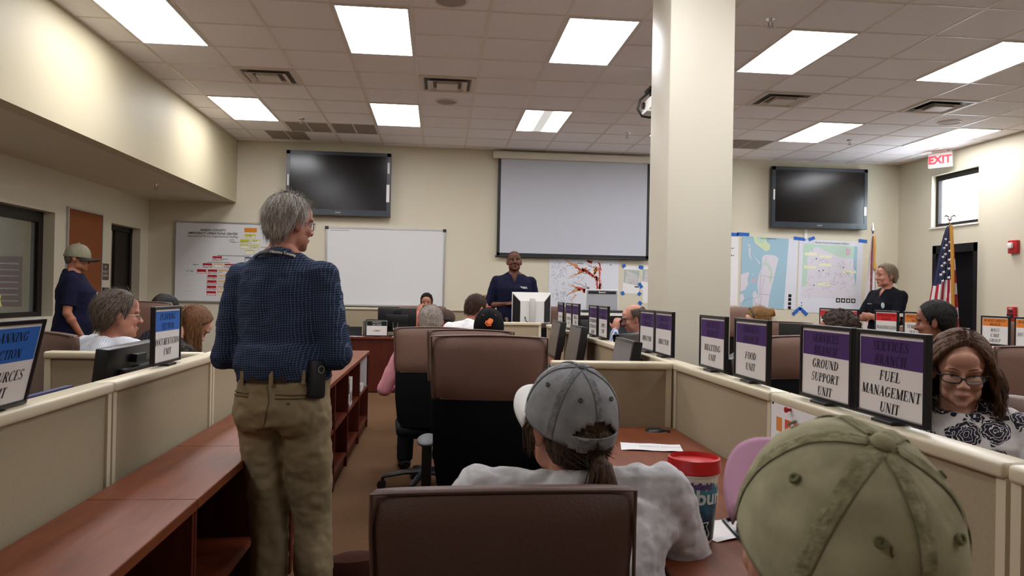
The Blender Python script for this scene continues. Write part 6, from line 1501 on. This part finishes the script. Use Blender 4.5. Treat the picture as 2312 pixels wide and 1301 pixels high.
# 14 --- grey cap woman
GC = mat('cap_grey', '97989A', .9, .1, var=.22, vscale=22, col2='808183', bump=.15, bscale=800)
p = Person('woman in a faded grey cap with ponytail, sitting with her back to the camera', (.312, 1.76, 1.070), 2, look=18, nod=-2, lean=20, shrug=.065, girth=1.2, sw=1.22, hs=1.12, skin=SK_PINK, voxel=.006, female=True, arms={'l': ((-.50, .30, -.8), (.15, 1, .0)), 'r': ((.40, .25, -1), (-.15, 1, .1))})
p.body(headw=1.02); p.face_marks(H_LBROWN)
def pony(b):
    b.tube([(0, -.100, -.045), (.006, -.120, -.062), (.012, -.124, -.095), (.008, -.118, -.135)], [.014, .022, .026, .006], 12)
    rr = random.Random(8)
    for k in range(110):
        x = rr.uniform(-.020, .024); y = rr.uniform(-.012, .012); x2 = x*1.6+rr.uniform(-.01, .01); b.tube([(x*.3, -.104, -.045), (x, -.124+y, -.070), (x2, -.126+y, -.115-rr.uniform(0, .035))], [.0016, .0014, .0004], 4)
    for sd in (-1, 1):
        for k in range(26): a = R(rr.uniform(60, 95)); b.tube([(sd*.080*math.sin(a), .09*math.cos(a)-.01, .03), (sd*(.086+rr.uniform(0, .008)), .09*math.cos(a), -.01), (sd*(.082+rr.uniform(0, .010)), .085*math.cos(a)-.005, -.045-rr.uniform(0, .02))], [.002, .0014, .0004], 4)
p.hair(hairmat('grey_brown', '5F4A3A', '33251C'), [(0, .07), (55, .04), (80, .0), (95, .02), (108, -.05), (125, -.075), (180, -.088)], th=.006, strands=700, slen=.05, extra=pony, comb=(0, -1, -.5), topmax=.0, lift=.001)
b = B(); b.tube([(.020*math.cos(t), -.104+.008*math.sin(t), -.050+.018*math.sin(t)) for t in [2*math.pi*k/16 for k in range(17)]], .005, 6); b.xform(p.Mh); b.make('hair_tie', BLACK, p.root, smooth=True)
b = B(); b.ell((0, -.012, .030), (.079, .099, .088), u=32, v=20); bmesh.ops.delete(b.bm, geom=[v for v in b.bm.verts if v.co.y > -.02], context='VERTS'); b.xform(p.Mh); b.make('hair_under_cap', MATS['hair_grey_brown'], p.root, smooth=True, auto=180, norm=False)
p.cap(GC, mat('cap_white_brim', 'DAD8D4', .85), mat('cap_white_brim', 'DAD8D4', .85), eyelet=mat('eyelet_dark', '3A3B3E', .7), seam=mat('cap_grey_seam', '8C8D90', .92, .1, var=.3, vscale=80, col2='6E6F72', bump=.3, bscale=160), puff=.014, tilt=-17, size=1.03, wr=.012, nu=132)
p.shirt(mat('heather_grey_shirt', 'C9C7C8', .9, .1, var=.15, vscale=60), 'long', fold=.010, loose=.02, voxel=.008, seed=4, collar_r=.070, bulk=1.12); p.trousers(JEAN); p.shoes(BLACK)
# 15 --- olive cap wearer
KC = mat('cap_khaki', 'B3AE90', .95, .08, var=.2, vscale=26, col2='9C977A', bump=.15, bscale=900)
p = Person('person in a worn olive cap with pink brim lining, very close to the camera', (.388, .70, 1.128), 0, look=4, nod=-8, lean=4, girth=1.0, skin=SK_FAIR, voxel=.006, scale=1.0)
p.body(); p.hair(H_GREYD, LIM_SHORT, th=.004, topmax=.06); p.glasses(mat('glasses_tortoise', '1C1A1E', .25), r=.0022)
p.cap(KC, mat('cap_pink_lining', 'B887A2', .85), mat('cap_pink_lining', 'B887A2', .85), eyelet=mat('eyelet_olive', '6A6A42', .7), seam=mat('cap_khaki_seam', 'A8A384', .92, .1, var=.3, vscale=75, col2='827E60', bump=.35, bscale=160), puff=.014, tilt=-20, size=1.0, brimL=.058, brimA=54, wr=.010, nu=144, strap=True)
p.shirt(mat('olive_wearer_shirt', '55606A', .9, .1), 'short'); p.trousers(DKTR); p.shoes(BLACK)
# 16 --- woman with glasses and floral blouse
p = Person('woman with dark-rimmed glasses and wavy brown hair in a black and white floral blouse', (1.838, 2.52, 1.135), 128, look=22, nod=11, lean=9, shrug=.02, girth=1.25, sw=1.2, skin=skinmat('warm', 'D19E88', 'BE8A75'), voxel=.005, female=True, arms={'l': ((-.3, .4, -.9), (.4, 1, .0)), 'r': ((.3, .4, -.9), (-.4, 1, 0))})
p.body(jaw=.98, headw=1.0); p.face_marks(H_WAVY, lips='A5685E', browr=.0034); longhair(p, H_WAVY, .20, part=-.015, wave=.012, spread=.011, n=110, fine=1000, vol=1.27, front=66, seed=4); p.glasses(WIRE, w=.028, h=.0135, r=.0022, drop=.004)
p.shirt(floral_mat(), 'long', fold=.006, voxel=.008, collar=False); p.trousers(DKTR); p.shoes(BLACK)
# 17 --- standing man with crossed arms
p = Person('standing man in a black polo with crossed arms beside the taped maps', (5.185, 8.4, 1.655), 106, look=-14, nod=-2, hs=1.14, pose='stand', girth=1.14, belly=.03, sw=1.12, skin=SK_PINK, arms={'l': ((-.12, .42, -.9), (1, .42, .12)), 'r': ((.12, .46, -.9), (-1, .36, .06)), 'palml': (0, -1, 0), 'palmr': (0, -1, 0)})
p.body(forearm=1.12); p.face_marks(H_SAND); p.hair(H_SAND, LIM_SHORT, th=.014, noise=(.004, 26), strands=900, slen=.05, comb=(.5, -.6, -.6)); p.shirt(BLKP, 'short', fold=.006, sl=.9, bulk=1.08, vneck=True); p.trousers(DKTR); p.shoes(BLACK)
p.decal('chest_emblem', mat('emblem_pale', 'A9B9B4', .6), -.09, .34, lambda b: [b.ell((0, 0, 0), (.024, .003, .034))]); p.decal('chest_lettering', WHITE, .09, .35, lambda b: sans(b, 'Mike', 0, 0, .026, 0) if False else scrawl(b, -.03, 0, .06, .012, 0, 3, .0015))
b = B(); b.box(-.03, .03, -.002, .002, -.018, .018); q = p.sho[0].lerp(p.elb[0], .80); b.xform(Mx.Translation(q+V((-.070, .02, 0))) @ Mx.Rotation(R(-80), 4, 'Z')); b.make('sleeve_patch', WHITE, p.root)
# 18 --- woman with a bun
p = Person('woman with a light brown hair bun in a white blouse', (2.872, 6.62, 1.160), 70, look=6, nod=14, lean=10, girth=.95, skin=SK_FAIR, female=True, voxel=.008)
def bun(b):
    b.ell((0, -.128, .050), (.034, .030, .034)); rr = random.Random(2)
    for k in range(7): b.tube([(.026*math.cos(t+k)+.0, -.130+.018*math.sin(2*t+k), .050+.030*math.sin(t+k)) for t in [R(20*j) for j in range(14)]], .008, 6)
    b.tube([(0, -.098, .03), (0, -.125, .045)], [.03, .02], 10)
p.body(); p.face_marks(H_LBROWN); p.hair(H_BLONDE, LIM_FULL, th=.010, extra=bun, strands=900, slen=.07, comb=(0, -1, .15)); b = B(); b.tube([(.085*math.cos(t), .035, .035+.090*math.sin(t)) for t in [R(10+16*k) for k in range(11)]], .006, 6); b.xform(p.Mh); b.make('headband', BLACK, p.root, smooth=True)
p.shirt(mat('white_blouse', 'DAD6D8', .85, .1), 'short'); p.trousers(DKTR); p.shoes(BLACK)
# 19 --- curly haired man
p = Person('man with short curly brown hair seen from behind the GROUND SUPPORT sign', (2.372, 4.32, 1.175), 40, look=10, nod=8, lean=4, girth=1.05, skin=SK_TAN)
def curls(b):
    rr = random.Random(6)
    for k in range(420):
        a = R(rr.uniform(0, 360)); e = math.asin(rr.uniform(-.35, 1)); d = V((math.sin(a)*math.cos(e), math.cos(a)*math.cos(e), math.sin(e)))
        if d.y > .45 and d.z < .55: continue
        c = V((d.x*.090, -.012+d.y*.109, .03+d.z*.102)); b.tube([c+V((rr.uniform(-.006, .006), rr.uniform(-.006, .006), rr.uniform(-.006, .006))) for _ in range(4)], .0035, 5)
p.body(headw=1.06); p.hair(hairmat('curly_brown', '46372D', '1F1612'), LIM_SHORT, th=.016, noise=(.010, 55), extra=curls, headw=1.05); p.shirt(mat('dark_blue_shirt', '1D2333', .85, .1), 'short'); p.trousers(DKTR); p.shoes(BLACK)
# 20 --- dark haired man
p = Person('man with short black hair turned away, beside the MASS CARE sign', (3.05, 4.42, 1.245), 38, look=10, nod=4, lean=4, girth=1.05, skin=SK_OLIVE)
p.body(headw=1.05); p.face_marks(H_DARK); p.hair(H_DARK, LIM_SHORT, th=.015, noise=(.003, 40), strands=1200, slen=.03, headw=1.05, comb=(0, -.2, -1)); p.shirt(mat('black_tee', '121318', .85, .1), 'short'); p.trousers(DKTR); p.shoes(BLACK)
bpy.data.scenes.remove(TMP)
